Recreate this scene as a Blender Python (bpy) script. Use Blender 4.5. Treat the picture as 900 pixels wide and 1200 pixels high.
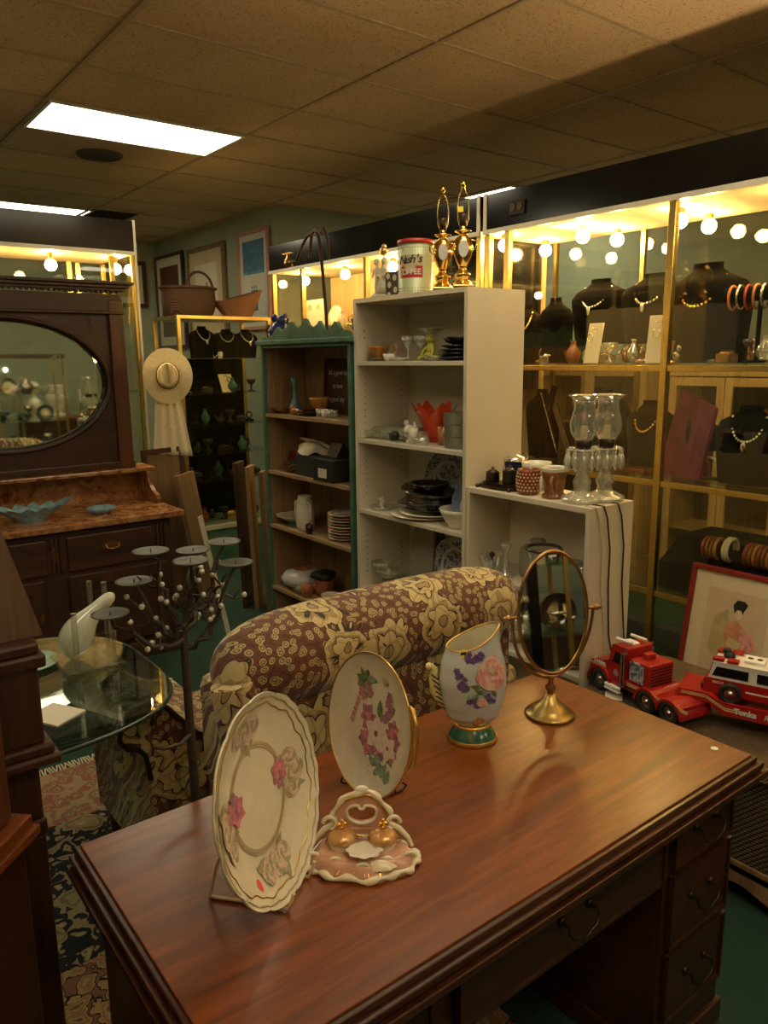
import bpy, math, random
from mathutils import Matrix, Vector, noise
# ---------------------------------------------------------------- scene, camera, world, exposure
for o in list(bpy.data.objects): bpy.data.objects.remove(o)
scene = bpy.context.scene
COL = scene.collection
PI = math.pi
CEIL = 3.12
cam_d = bpy.data.cameras.new('camera'); cam = bpy.data.objects.new('camera', cam_d); COL.objects.link(cam)
right = Vector((0.78991223, -0.61314573, -0.00953904)); down = Vector((-0.12709638, -0.14848005, -0.98071412)); fwd = Vector((0.59990431, 0.77589045, -0.19521481))
m = Matrix((right, -down, -fwd)).transposed().to_4x4(); m.translation = Vector((0, 0, 1.70))
cam.matrix_world = m
cam_d.sensor_fit = 'VERTICAL'; cam_d.sensor_height = 36; cam_d.lens = 36*900/1200
cam_d.clip_start = .05
scene.camera = cam
w = bpy.data.worlds.new('world'); scene.world = w; w.use_nodes = True
w.node_tree.nodes['Background'].inputs[0].default_value = (1, .85, .6, 1); w.node_tree.nodes['Background'].inputs[1].default_value = .05
vs = scene.view_settings; vs.view_transform = 'Standard'; vs.look = 'None'; vs.gamma = 1; vs.exposure = 1.22; vs.use_curve_mapping = False
scene.cycles.transparent_max_bounces = 24
scene.cycles.sample_clamp_indirect = 4
E_PANEL, E_PANEL_FILL, E_BULB, E_FILL_TORCH = 5.0, 4.0, 125.0, 900.0
PANEL_COL, BULB_COL = (1, .88, .60, 1), (1, .62, .20, 1)

# ---------------------------------------------------------------- materials
MATS = {}
def nodes(name):
    mt = bpy.data.materials.new(name); mt.use_nodes = True; MATS[name] = mt
    nt = mt.node_tree; return mt, nt, nt.nodes['Principled BSDF']
def N(nt, t, **k):
    n = nt.nodes.new('ShaderNode'+t)
    for a, v in k.items(): setattr(n, a, v)
    return n
def ramp(nt, fac, stops, interp='LINEAR'):
    r = N(nt, 'ValToRGB'); r.color_ramp.interpolation = interp
    e = r.color_ramp.elements
    while len(e) > 1: e.remove(e[-1])
    e[0].position = stops[0][0]; e[0].color = (*stops[0][1], 1)
    for p, c in stops[1:]:
        x = e.new(p); x.color = (*c, 1)
    nt.links.new(fac, r.inputs[0]); return r.outputs[0]
def coords(nt, scale=(1, 1, 1), rot=(0, 0, 0)):
    tc = N(nt, 'TexCoord'); mp = N(nt, 'Mapping'); mp.inputs['Scale'].default_value = scale; mp.inputs['Rotation'].default_value = rot
    nt.links.new(tc.outputs['Object'], mp.inputs[0]); return mp.outputs[0]
def tex_noise(nt, vec, scale, detail=4, rough=.5, dist=0):
    n = N(nt, 'TexNoise'); n.inputs['Scale'].default_value = scale; n.inputs['Detail'].default_value = detail
    n.inputs['Roughness'].default_value = rough; n.inputs['Distortion'].default_value = dist
    nt.links.new(vec, n.inputs['Vector']); return n.outputs['Fac']
def bump(nt, p, h, strength=.3, dist=.005):
    b = N(nt, 'Bump'); b.inputs['Strength'].default_value = strength; b.inputs['Distance'].default_value = dist
    nt.links.new(h, b.inputs['Height']); nt.links.new(b.outputs[0], p.inputs['Normal'])
def mixc(nt, fac, a, b, mode='MIX'):
    x = N(nt, 'Mix', data_type='RGBA', blend_type=mode)
    if isinstance(fac, float): x.inputs[0].default_value = fac
    else: nt.links.new(fac, x.inputs[0])
    for i, v in ((6, a), (7, b)):
        if isinstance(v, tuple): x.inputs[i].default_value = (*v, 1)
        else: nt.links.new(v, x.inputs[i])
    return x.outputs[2]
def pbr(name, col, rough=.5, metal=0., var=.12, scale=30, spec=.5, coat=0., emit=None, bmp=0.):
    mt, nt, p = nodes(name)
    f = tex_noise(nt, coords(nt), scale)
    lo = tuple(max(0, c*(1-var)) for c in col); hi = tuple(min(1, c*(1+var)) for c in col)
    nt.links.new(ramp(nt, f, [(.3, lo), (.7, hi)]), p.inputs['Base Color'])
    p.inputs['Roughness'].default_value = rough; p.inputs['Metallic'].default_value = metal
    p.inputs['Specular IOR Level'].default_value = spec; p.inputs['Coat Weight'].default_value = coat
    if bmp: bump(nt, p, f, bmp)
    if emit: p.inputs['Emission Color'].default_value = emit[0]; p.inputs['Emission Strength'].default_value = emit[1]
    return mt
def wood(name, dark, light, axis=0, scale=6., rough=.35, coat=0., stretch=.07):
    mt, nt, p = nodes(name)
    s = [1, 1, 1]; s[axis] = stretch
    v = coords(nt, tuple(s))
    f = tex_noise(nt, v, scale*4, 6, .6, 1.2)
    f2 = tex_noise(nt, v, scale*22, 3, .6, .3)
    c = ramp(nt, f, [(.3, dark), (.7, light)])
    c2 = ramp(nt, f2, [(.35, (.72, .72, .72)), (.65, (1, 1, 1))])
    nt.links.new(mixc(nt, 1., c, c2, 'MULTIPLY'), p.inputs['Base Color'])
    p.inputs['Roughness'].default_value = rough; p.inputs['Coat Weight'].default_value = coat; p.inputs['Coat Roughness'].default_value = .2
    bump(nt, p, f2, .08, .002)
    return mt
def thin(name, tint=(1, 1, 1), refl=.10, rough=.02, edge=.35, haze=0.):
    """thin clear sheet or blown glass: see-through with a reflection that grows at grazing angles"""
    mt = bpy.data.materials.new(name); mt.use_nodes = True; MATS[name] = mt; nt = mt.node_tree; nt.nodes.clear()
    out = N(nt, 'OutputMaterial'); tr = N(nt, 'BsdfTransparent'); gl = N(nt, 'BsdfGlossy'); mx = N(nt, 'MixShader'); lw = N(nt, 'LayerWeight')
    v = tex_noise(nt, coords(nt), 3.)
    lo = tuple(c*.97 for c in tint)
    nt.links.new(ramp(nt, v, [(.3, lo), (.7, tint)]), tr.inputs[0])
    gl.inputs['Roughness'].default_value = rough; lw.inputs[0].default_value = .3
    mr = N(nt, 'MapRange'); mr.inputs[3].default_value = refl; mr.inputs[4].default_value = edge+refl
    nt.links.new(lw.outputs['Facing'], mr.inputs[0]); nt.links.new(mr.outputs[0], mx.inputs[0])
    nt.links.new(tr.outputs[0], mx.inputs[1]); nt.links.new(gl.outputs[0], mx.inputs[2])
    last = mx.outputs[0]
    if haze:
        df = N(nt, 'BsdfDiffuse'); df.inputs[0].default_value = (*tint, 1); m2 = N(nt, 'MixShader'); m2.inputs[0].default_value = haze
        nt.links.new(last, m2.inputs[1]); nt.links.new(df.outputs[0], m2.inputs[2]); last = m2.outputs[0]
    nt.links.new(last, out.inputs[0]); return mt
def emis(name, col, st):
    mt = bpy.data.materials.new(name); mt.use_nodes = True; MATS[name] = mt; nt = mt.node_tree; nt.nodes.clear()
    out = N(nt, 'OutputMaterial'); e = N(nt, 'Emission'); e.inputs[0].default_value = col; e.inputs[1].default_value = st
    nt.links.new(e.outputs[0], out.inputs[0]); return mt

# room
mt, nt, p = nodes('ceiling_tile')
v = coords(nt); f = tex_noise(nt, v, 95, 3, .6); g = tex_noise(nt, v, 1.1, 3, .5)
c = ramp(nt, f, [(.34, (.22, .17, .12)), (.42, (.58, .45, .31))]); c2 = ramp(nt, g, [(.3, (.78, .74, .66)), (.7, (1, 1, 1))])
nt.links.new(mixc(nt, 1., c, c2, 'MULTIPLY'), p.inputs['Base Color']); p.inputs['Roughness'].default_value = .95; bump(nt, p, f, .3, .004)
pbr('tbar', (.36, .28, .19), .6, var=.15); pbr('grille', (.10, .08, .055), .8)
pbr('green_wall', (.31, .345, .265), .85, var=.06, scale=4)
mt, nt, p = nodes('carpet')
v = coords(nt); f = tex_noise(nt, v, 220, 2); g = tex_noise(nt, v, 2.5, 3)
nt.links.new(mixc(nt, g, ramp(nt, f, [(.3, (.008, .032, .022)), (.7, (.022, .075, .05))]), (.012, .045, .032)), p.inputs['Base Color']); p.inputs['Roughness'].default_value = 1; bump(nt, p, f, .5, .006)
# woods
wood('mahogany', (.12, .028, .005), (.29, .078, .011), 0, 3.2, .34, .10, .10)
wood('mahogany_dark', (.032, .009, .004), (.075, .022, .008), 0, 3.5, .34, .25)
wood('walnut', (.030, .011, .006), (.085, .032, .015), 0, 3.5, .42, .15)
wood('walnut_up', (.034, .012, .006), (.095, .036, .016), 2, 3.5, .42, .15)
wood('redwood_up', (.07, .02, .008), (.15, .05, .02), 2, 3.5, .42, .2)
wood('pine', (.26, .15, .07), (.42, .27, .14), 2, 3.2, .7)
wood('pine_shelf', (.30, .19, .095), (.45, .31, .17), 1, 3.2, .7)
wood('light_oak', (.42, .28, .13), (.58, .42, .22), 2, 3.0, .5)
wood('tan_board', (.16, .10, .055), (.25, .16, .09), 2, 2.5, .6)
# paint, metal, cloth
pbr('white_laminate', (.62, .57, .45), .45, var=.04, scale=5)
pbr('hole_dark', (.05, .045, .04), .9)
pbr('green_paint', (.06, .155, .10), .55, var=.3, scale=14, bmp=.1)
pbr('black_gloss', (.007, .0065, .006), .14, var=.3, scale=3, spec=.35)
pbr('black_matte', (.012, .012, .011), .6, var=.2)
pbr('velvet_black', (.005, .0045, .004), 1., spec=.08, var=.3, scale=60)
pbr('velvet_brown', (.016, .012, .009), 1., spec=.08, var=.2, scale=60)
pbr('magenta_velvet', (.16, .018, .055), .75, var=.35, scale=16)
pbr('brass', (.50, .38, .14), .33, 1., var=.12)
pbr('brass_old', (.42, .24, .09), .30, 1., var=.2)
pbr('gold', (.85, .52, .12), .18, 1., var=.15, scale=60)
pbr('gilt', (.70, .45, .13), .3, .9, var=.15)
pbr('silver', (.62, .60, .55), .22, 1., var=.1)
pbr('chrome', (.7, .7, .68), .12, 1., var=.04)
pbr('bronze_dark', (.06, .042, .026), .35, .8, var=.3)
pbr('iron', (.075, .065, .052), .5, .6, var=.3, scale=80, bmp=.2)
pbr('alu_trim', (.62, .60, .52), .4, .3, var=.05)
pbr('mirror', (.78, .82, .76), .02, 1., var=.01)
mt, nt, p = nodes('mirror_old')
v = coords(nt); f = tex_noise(nt, v, 14, 5, .7)
nt.links.new(ramp(nt, f, [(.58, (.62, .70, .60)), (.72, (.50, .55, .44))]), p.inputs['Base Color']); p.inputs['Metallic'].default_value = 1
nt.links.new(ramp(nt, f, [(.56, (.025,)*3), (.72, (.16,)*3)]), p.inputs['Roughness'])
pbr('cream_china', (.74, .70, .53), .16, var=.05, coat=.3)
pbr('pale_china', (.66, .64, .52), .2, var=.08, coat=.3)
pbr('cream_line', (.42, .36, .20), .3)
pbr('white_china', (.72, .71, .63), .18, var=.04)
pbr('pink_china', (.58, .34, .25), .2, var=.15, scale=40, coat=.3)
pbr('peach_gold', (.62, .36, .15), .25, .35, var=.2)
pbr('vase_blue', (.50, .57, .58), .2, var=.10, scale=9, coat=.3)
pbr('handle_yellow', (.66, .58, .26), .25, var=.15, scale=30)
pbr('deep_green_china', (.03, .10, .06), .15, var=.3)
pbr('petal_pink', (.58, .20, .25), .4, var=.3, scale=120)
pbr('petal_rose', (.62, .28, .26), .4, var=.35, scale=60)
pbr('petal_light', (.66, .50, .42), .4, var=.15, scale=90)
pbr('petal_mauve', (.36, .17, .22), .4, var=.3, scale=120)
pbr('petal_white', (.70, .60, .52), .4, var=.1, scale=90)
pbr('petal_ochre', (.48, .42, .22), .4, var=.25, scale=120)
pbr('petal_grey', (.36, .33, .20), .4, var=.25, scale=120)
pbr('violet', (.13, .08, .25), .4, var=.4, scale=120)
pbr('leaf_green', (.12, .18, .07), .4, var=.4, scale=90)
pbr('leaf_teal', (.22, .34, .24), .4, var=.3, scale=90)
pbr('sticker_red', (.85, .09, .12), .6)
pbr('sticker_white', (.8, .8, .74), .6)
pbr('sticker_yellow', (.80, .66, .06), .5)
pbr('ink', (.012, .012, .012), .5)
pbr('paper', (.62, .58, .47), .8, var=.05)
pbr('paper_warm', (.52, .42, .28), .8, var=.08, scale=8)
pbr('mat_cream', (.58, .51, .34), .85, var=.04)
pbr('salmon', (.50, .23, .12), .8, var=.2)
pbr('ochre_wash', (.42, .34, .16), .8, var=.2, scale=12)
pbr('sky_blue', (.10, .28, .42), .6, var=.5, scale=18)
pbr('sea_blue', (.05, .16, .30), .6, var=.3, scale=24)
pbr('snow', (.58, .60, .56), .6, var=.08)
pbr('pink_frame', (.42, .20, .17), .45)
pbr('red_frame', (.20, .012, .012), .3, var=.2)
pbr('toy_red', (.36, .014, .011), .28, var=.1, coat=.4)
pbr('toy_white', (.70, .69, .64), .35, var=.04)
pbr('toy_stripe', (.62, .46, .22), .4)
pbr('rubber', (.014, .013, .012), .6)
pbr('toy_glass', (.010, .010, .011), .15)
pbr('hose_yellow', (.72, .50, .02), .5)
pbr('cord_black', (.02, .018, .015), .5)
pbr('cord_white', (.55, .53, .45), .5)
pbr('blue_glaze', (.02, .035, .16), .15, var=.3)
pbr('teal_glaze', (.07, .17, .18), .2, var=.3)
pbr('blue_glass', (.20, .36, .46), .12, var=.3, scale=40, coat=.5)
pbr('dark_plate', (.018, .014, .013), .12, var=.2, coat=.4)
pbr('smoke_glass', (.035, .022, .016), .06, var=.2, coat=.5)
pbr('amber', (.40, .17, .03), .12, var=.3, coat=.5)
pbr('brown_glaze', (.24, .085, .025), .14, var=.3, coat=.5)
pbr('red_brown_glaze', (.22, .055, .02), .2, var=.3)
pbr('bobble', (.62, .42, .24), .2)
pbr('orange_red', (.72, .07, .012), .14, var=.25, scale=25, coat=.5)
pbr('frog_yellow', (.42, .40, .04), .3, var=.3)
pbr('can_green', (.46, .50, .30), .35, .1, var=.06)
pbr('can_red', (.42, .03, .02), .35)
pbr('can_tan', (.50, .42, .24), .5)
pbr('can_dots', (.10, .13, .07), .5)
pbr('figurine', (.55, .50, .36), .35, var=.2, scale=60)
pbr('stein_blue', (.03, .035, .09), .2, var=.5, scale=60)
pbr('delft_white', (.52, .52, .50), .25)
pbr('jasper_blue', (.12, .17, .32), .45, var=.1)
mt, nt, p = nodes('delft_pattern')
f = tex_noise(nt, coords(nt), 42, 4, .6, 1.)
nt.links.new(ramp(nt, f, [(.44, (.10, .12, .20)), (.54, (.46, .46, .46))]), p.inputs['Base Color']); p.inputs['Roughness'].default_value = .25
pbr('box_green', (.018, .03, .022), .6, var=.2)
pbr('box_black', (.012, .013, .012), .6)
pbr('red_tin', (.22, .012, .01), .4)
pbr('skin_pot', (.34, .12, .05), .45, var=.3, scale=40)
pbr('hat_straw', (.68, .58, .33), .8, var=.08, scale=60, bmp=.2)
pbr('linen', (.66, .61, .47), .9, var=.06, scale=40, bmp=.15)
pbr('stone_base', (.30, .28, .2), .7)
pbr('teal_bowl', (.02, .09, .10), .15)
pbr('bangle_red', (.28, .03, .02), .25)
pbr('bangle_brown', (.20, .08, .02), .25)
pbr('bangle_cream', (.66, .60, .42), .3)
pbr('bangle_orange', (.42, .15, .03), .25)
pbr('candle_plate', (.075, .08, .062), .45, 0., spec=.25, var=.1)
# patterned
mt, nt, p = nodes('marble')
v = coords(nt); f = tex_noise(nt, v, 7, 8, .68, 2.2); f2 = tex_noise(nt, v, 40, 4, .6)
nt.links.new(mixc(nt, 1., ramp(nt, f, [(.34, (.12, .035, .012)), (.46, (.34, .14, .05)), (.60, (.46, .24, .10)), (.72, (.56, .38, .22))]), ramp(nt, f2, [(.3, (.7, .7, .7)), (.6, (1, 1, 1))]), 'MULTIPLY'), p.inputs['Base Color'])
p.inputs['Roughness'].default_value = .22
def wicker(name, c0, c1, su=90, sv=60):
    mt, nt, p = nodes(name)
    v = coords(nt)
    a = N(nt, 'TexWave', wave_type='BANDS', bands_direction='Z'); a.inputs['Scale'].default_value = sv; a.inputs['Distortion'].default_value = .5
    b = N(nt, 'TexWave', wave_type='BANDS', bands_direction='DIAGONAL'); b.inputs['Scale'].default_value = su; b.inputs['Distortion'].default_value = .6
    nt.links.new(v, a.inputs[0]); nt.links.new(v, b.inputs[0])
    mm = N(nt, 'Math', operation='MULTIPLY'); nt.links.new(a.outputs['Fac'], mm.inputs[0]); nt.links.new(b.outputs['Fac'], mm.inputs[1])
    nt.links.new(ramp(nt, mm.outputs[0], [(.05, c0), (.55, c1)]), p.inputs['Base Color']); p.inputs['Roughness'].default_value = .7
    bump(nt, p, mm.outputs[0], .8, .006)
wicker('wicker_dark', (.02, .007, .004), (.09, .032, .015), 42, 50)
wicker('wicker_tan', (.09, .035, .012), (.19, .085, .032), 42, 50)
wicker('wicker_gold', (.05, .03, .012), (.40, .28, .12), 50, 60)
wicker('brocade', (.03, .022, .012), (.22, .16, .075), 34, 34)
# paisley upholstery: warped teardrop cells with scalloped rings, dark outlines and small filler scrolls
def paisley(name, k=1.):
    mt, nt, p = nodes(name)
    v = coords(nt)
    nz = N(nt, 'TexNoise'); nz.inputs['Scale'].default_value = 4.5; nz.inputs['Detail'].default_value = 2; nt.links.new(v, nz.inputs['Vector'])
    sub = N(nt, 'VectorMath', operation='SUBTRACT'); nt.links.new(nz.outputs['Color'], sub.inputs[0]); sub.inputs[1].default_value = (.5, .5, .5)
    sc = N(nt, 'VectorMath', operation='SCALE'); nt.links.new(sub.outputs[0], sc.inputs[0]); sc.inputs['Scale'].default_value = .10
    ad = N(nt, 'VectorMath', operation='ADD'); nt.links.new(v, ad.inputs[0]); nt.links.new(sc.outputs[0], ad.inputs[1])
    sp = N(nt, 'SeparateXYZ'); nt.links.new(ad.outputs[0], sp.inputs[0])
    df = N(nt, 'Math', operation='ADD'); nt.links.new(sp.outputs['Z'], df.inputs[0]); nt.links.new(sp.outputs['Y'], df.inputs[1])
    ds = N(nt, 'Math', operation='MULTIPLY'); nt.links.new(df.outputs[0], ds.inputs[0]); ds.inputs[1].default_value = .74
    cb = N(nt, 'CombineXYZ'); nt.links.new(sp.outputs['X'], cb.inputs[0]); nt.links.new(ds.outputs[0], cb.inputs[1])
    big = N(nt, 'TexVoronoi', feature='F1', voronoi_dimensions='2D'); big.inputs['Scale'].default_value = 4.9; big.inputs['Randomness'].default_value = .75; nt.links.new(cb.outputs[0], big.inputs['Vector'])
    med = N(nt, 'TexVoronoi', feature='F1', voronoi_dimensions='2D'); med.inputs['Scale'].default_value = 26; nt.links.new(cb.outputs[0], med.inputs['Vector'])
    ml = N(nt, 'Math', operation='MULTIPLY_ADD'); nt.links.new(med.outputs['Distance'], ml.inputs[0]); ml.inputs[1].default_value = .20; nt.links.new(big.outputs['Distance'], ml.inputs[2])
    rust, cream, dk, tan = (.15, .045, .018), (.52, .41, .19), (.03, .018, .010), (.33, .24, .10)
    body = ramp(nt, ml.outputs[0], [(0, tan), (.13, tan), (.135, dk), (.155, dk), (.16, cream), (.27, cream), (.275, dk), (.295, dk), (.30, tan), (.355, cream), (.45, cream), (.455, dk), (.475, dk), (.48, rust), (1, rust)], 'CONSTANT')
    sm = N(nt, 'TexVoronoi', feature='DISTANCE_TO_EDGE', voronoi_dimensions='2D'); sm.inputs['Scale'].default_value = 24; nt.links.new(cb.outputs[0], sm.inputs['Vector'])
    wv = N(nt, 'TexVoronoi', feature='F1', voronoi_dimensions='2D'); wv.inputs['Scale'].default_value = 40; nt.links.new(cb.outputs[0], wv.inputs['Vector'])
    fine = ramp(nt, wv.outputs['Distance'], [(0, (.42, .31, .14)), (.14, dk), (.20, (.42, .32, .14)), (.36, dk), (.42, rust), (.66, (.10, .03, .014))], 'CONSTANT')
    outer = N(nt, 'Math', operation='GREATER_THAN'); nt.links.new(ml.outputs[0], outer.inputs[0]); outer.inputs[1].default_value = .50
    base = mixc(nt, outer.outputs[0], body, fine)
    veins = ramp(nt, sm.outputs['Distance'], [(0, (.30, .24, .16)), (.05, (1, 1, 1))], 'CONSTANT')
    nt.links.new(mixc(nt, .45, base, veins, 'MULTIPLY'), p.inputs['Base Color'])
    p.inputs['Roughness'].default_value = .75; p.inputs['Sheen Weight'].default_value = .2
    bump(nt, p, ml.outputs[0], .25, .006)
paisley('paisley')
# persian rug: x in -2..1.7, y in .. 3.26 (far border)
mt, nt, p = nodes('rug')
tc = N(nt, 'TexCoord'); v = tc.outputs['Object']
nz = N(nt, 'TexNoise'); nz.inputs['Scale'].default_value = 9; nz.inputs['Detail'].default_value = 3; nt.links.new(v, nz.inputs['Vector'])
sub = N(nt, 'VectorMath', operation='SUBTRACT'); nt.links.new(nz.outputs['Color'], sub.inputs[0]); sub.inputs[1].default_value = (.5, .5, .5)
sc = N(nt, 'VectorMath', operation='SCALE'); nt.links.new(sub.outputs[0], sc.inputs[0]); sc.inputs['Scale'].default_value = .12
ad = N(nt, 'VectorMath', operation='ADD'); nt.links.new(v, ad.inputs[0]); nt.links.new(sc.outputs[0], ad.inputs[1])
vo = N(nt, 'TexVoronoi', feature='F1'); vo.inputs['Scale'].default_value = 21; nt.links.new(ad.outputs[0], vo.inputs['Vector'])
tan = (.30, .22, .12); navy = (.010, .012, .018); pink = (.24, .10, .07); cream = (.40, .32, .19); grn = (.06, .10, .06)
field = ramp(nt, vo.outputs['Distance'], [(0, pink), (.16, cream), (.27, tan), (.36, navy), (.62, navy), (.68, tan)], 'CONSTANT')
vo3 = N(nt, 'TexVoronoi', feature='F1'); vo3.inputs['Scale'].default_value = 4.2; nt.links.new(ad.outputs[0], vo3.inputs['Vector'])
medal = ramp(nt, vo3.outputs['Distance'], [(0, cream), (.10, tan), (.18, (.18, .13, .07)), (.22, tan), (.34, navy), (.36, (0, 0, 0))], 'CONSTANT')
lt = N(nt, 'Math', operation='LESS_THAN'); nt.links.new(vo3.outputs['Distance'], lt.inputs[0]); lt.inputs[1].default_value = .27
field = mixc(nt, lt.outputs[0], field, medal)
bord = ramp(nt, vo.outputs['Distance'], [(0, cream), (.14, grn), (.22, tan), (.34, pink), (.6, (.30, .15, .09)), (.66, tan)], 'CONSTANT')
bord2 = ramp(nt, vo.outputs['Distance'], [(0, grn), (.12, pink), (.22, cream), (.32, (.34, .17, .08)), (.5, (.42, .27, .13)), (.62, navy), (.68, pink)], 'CONSTANT')
sep = N(nt, 'SeparateXYZ'); nt.links.new(v, sep.inputs[0])
def gt(s, t, op='GREATER_THAN'):
    g = N(nt, 'Math', operation=op); nt.links.new(s, g.inputs[0]); g.inputs[1].default_value = t; return g.outputs[0]
col = mixc(nt, gt(sep.outputs['Y'], 2.80), field, bord)
# near border runs in a wide band round the field on the viewer's side
dg = N(nt, 'Math', operation='MULTIPLY_ADD'); nt.links.new(sep.outputs['X'], dg.inputs[0]); dg.inputs[1].default_value = -0.9; nt.links.new(sep.outputs['Y'], dg.inputs[2])
col = mixc(nt, gt(sep.outputs['Y'], 2.05, 'LESS_THAN'), col, bord2)
nt.links.new(col, p.inputs['Base Color']); p.inputs['Roughness'].default_value = 1; bump(nt, p, vo.outputs['Distance'], .3, .004)
# glass
thin('case_glass', (.97, .98, .94), .03, .01, .18)
thin('shelf_glass', (.90, .96, .90), .10, .02, .4)
thin('crystal', (.93, .94, .86), .18, .05, .6, .08)
thin('back_glass', (.95, .96, .92), .012, .01, .06)
thin('crystal_cut', (.88, .90, .80), .34, .08, .5, .22)
pbr('milk_glass', (.46, .48, .38), .15, var=.08, coat=.4); pbr('glass_edge', (.02, .04, .03), .2)
thin('bead_glass', (.95, .93, .82), .3, .05, .4, .45)
thin('acrylic', (.93, .93, .86), .14, .03, .5, .02)
thin('table_glass', (.62, .74, .66), .10, .01, .45)
thin('amber_glass', (.75, .50, .22), .25, .05, .5, .12)
thin('bottle_glass', (.80, .80, .64), .22, .05, .5, .28)
thin('smoke', (.45, .40, .34), .22, .05, .5)
emis('panel_light', PANEL_COL, E_PANEL); emis('panel_fill', PANEL_COL, E_PANEL_FILL); emis('bulb', BULB_COL, E_BULB); emis('fill_torch_bulb', (1, .66, .30, 1), E_FILL_TORCH)

# ---------------------------------------------------------------- mesh builder
class G:
    def __init__(s): s.v = []; s.f = []; s.m = []; s.s = []; s.T = Matrix.Identity(4)
    def add(s, vs, fs, mi=0, sm=False):
        b = len(s.v)
        s.v += [tuple(s.T @ Vector(p)) for p in vs]
        for f in fs: s.f.append(tuple(b+i for i in f)); s.m.append(mi); s.s.append(sm)
        return s
    def box(s, x0, x1, y0, y1, z0, z1, mi=0):
        vs = [(x, y, z) for x in (x0, x1) for y in (y0, y1) for z in (z0, z1)]
        return s.add(vs, [(0, 1, 3, 2), (4, 6, 7, 5), (0, 4, 5, 1), (2, 3, 7, 6), (0, 2, 6, 4), (1, 5, 7, 3)], mi)
    def obox(s, c, d, r=(0, 0, 0), mi=0):
        from mathutils import Euler
        o = s.T; s.T = o @ Matrix.Translation(c) @ Euler(r).to_matrix().to_4x4()
        s.box(-d[0]/2, d[0]/2, -d[1]/2, d[1]/2, -d[2]/2, d[2]/2, mi); s.T = o; return s
    def tube(s, pts, r, n=8, mi=0, closed=False, cap=True):
        pts = [Vector(p) for p in pts]; k = len(pts)
        rr = r if isinstance(r, (list, tuple)) else [r]*k
        t0 = None; vs = []; up = None
        for i, p in enumerate(pts):
            a = pts[(i-1) % k] if (closed or i) else p; b = pts[(i+1) % k] if (closed or i < k-1) else p
            t = (b-a); t = t.normalized() if t.length > 1e-9 else Vector((0, 0, 1))
            if up is None: up = t.orthogonal().normalized()
            else:
                up = up - t*up.dot(t); up = up.normalized() if up.length > 1e-6 else t.orthogonal().normalized()
            q = t.cross(up)
            for j in range(n):
                an = 2*PI*j/n; vs.append(p+(up*math.cos(an)+q*math.sin(an))*rr[i])
        fs = []
        for i in range(k if closed else k-1):
            for j in range(n):
                a, b = i*n+j, i*n+(j+1) % n; c, d = ((i+1) % k)*n+(j+1) % n, ((i+1) % k)*n+j
                fs.append((a, b, c, d))
        s.add([tuple(x) for x in vs], fs, mi, True)
        if cap and not closed:
            s.add([tuple(x) for x in vs[:n]], [tuple(range(n))[::-1]], mi); s.add([tuple(x) for x in vs[-n:]], [tuple(range(n))], mi)
        return s
    def cyl(s, p0, p1, r0, r1=None, n=20, mi=0, cap=True): return s.tube([p0, p1], [r0, r0 if r1 is None else r1], n, mi, cap=cap)
    def lathe(s, prof, c=(0, 0, 0), n=28, mi=0, sy=1., wob=None, mi_f=None):
        vs = []; k = len(prof)
        for i, (r, z) in enumerate(prof):
            for j in range(n):
                a = 2*PI*j/n; q = r*(wob(a, i/(k-1)) if wob else 1)
                vs.append((c[0]+q*math.cos(a), c[1]+q*math.sin(a)*sy, c[2]+z))
        for i in range(k-1):
            fs = [(i*n+j, i*n+(j+1) % n, (i+1)*n+(j+1) % n, (i+1)*n+j) for j in range(n)]
            s.add([], [], 0)
            b = len(s.v) if i == 0 else b
            if i == 0: s.v += [tuple(s.T @ Vector(p)) for p in vs]
            for f in fs: s.f.append(tuple(b+x for x in f)); s.m.append(mi_f(i) if mi_f else mi); s.s.append(True)
        return s
    def ell(s, c, r, nu=14, nv=9, mi=0, sm=True):
        if isinstance(r, (int, float)): r = (r, r, r)
        vs = []
        for i in range(nv+1):
            t = PI*i/nv
            for j in range(nu):
                a = 2*PI*j/nu; vs.append((c[0]+r[0]*math.sin(t)*math.cos(a), c[1]+r[1]*math.sin(t)*math.sin(a), c[2]-r[2]*math.cos(t)))
        return s.add(vs, [(i*nu+j, i*nu+(j+1) % nu, (i+1)*nu+(j+1) % nu, (i+1)*nu+j) for i in range(nv) for j in range(nu)], mi, sm)
    def prism(s, poly, t0, t1, ax='z', mi=0, sm=False):
        f = {'z': lambda a, b, t: (a, b, t), 'y': lambda a, b, t: (a, t, b), 'x': lambda a, b, t: (t, a, b)}[ax]
        n = len(poly); vs = [f(a, b, t0) for a, b in poly]+[f(a, b, t1) for a, b in poly]
        s.add(vs, [tuple(range(n))[::-1], tuple(range(n, 2*n))], mi)
        return s.add(vs, [(i, (i+1) % n, n+(i+1) % n, n+i) for i in range(n)], mi, sm)
    def ring(s, outer, inner, t0, t1, ax='z', mi=0, sm=False):
        f = {'z': lambda a, b, t: (a, b, t), 'y': lambda a, b, t: (a, t, b), 'x': lambda a, b, t: (t, a, b)}[ax]
        n = len(outer); vs = []
        for P_, t in ((outer, t0), (outer, t1), (inner, t1), (inner, t0)): vs += [f(a, b, t) for a, b in P_]
        fs = [(k*n+i, k*n+(i+1) % n, ((k+1) % 4)*n+(i+1) % n, ((k+1) % 4)*n+i) for k in range(4) for i in range(n)]
        return s.add(vs, fs, mi, sm)
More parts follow.
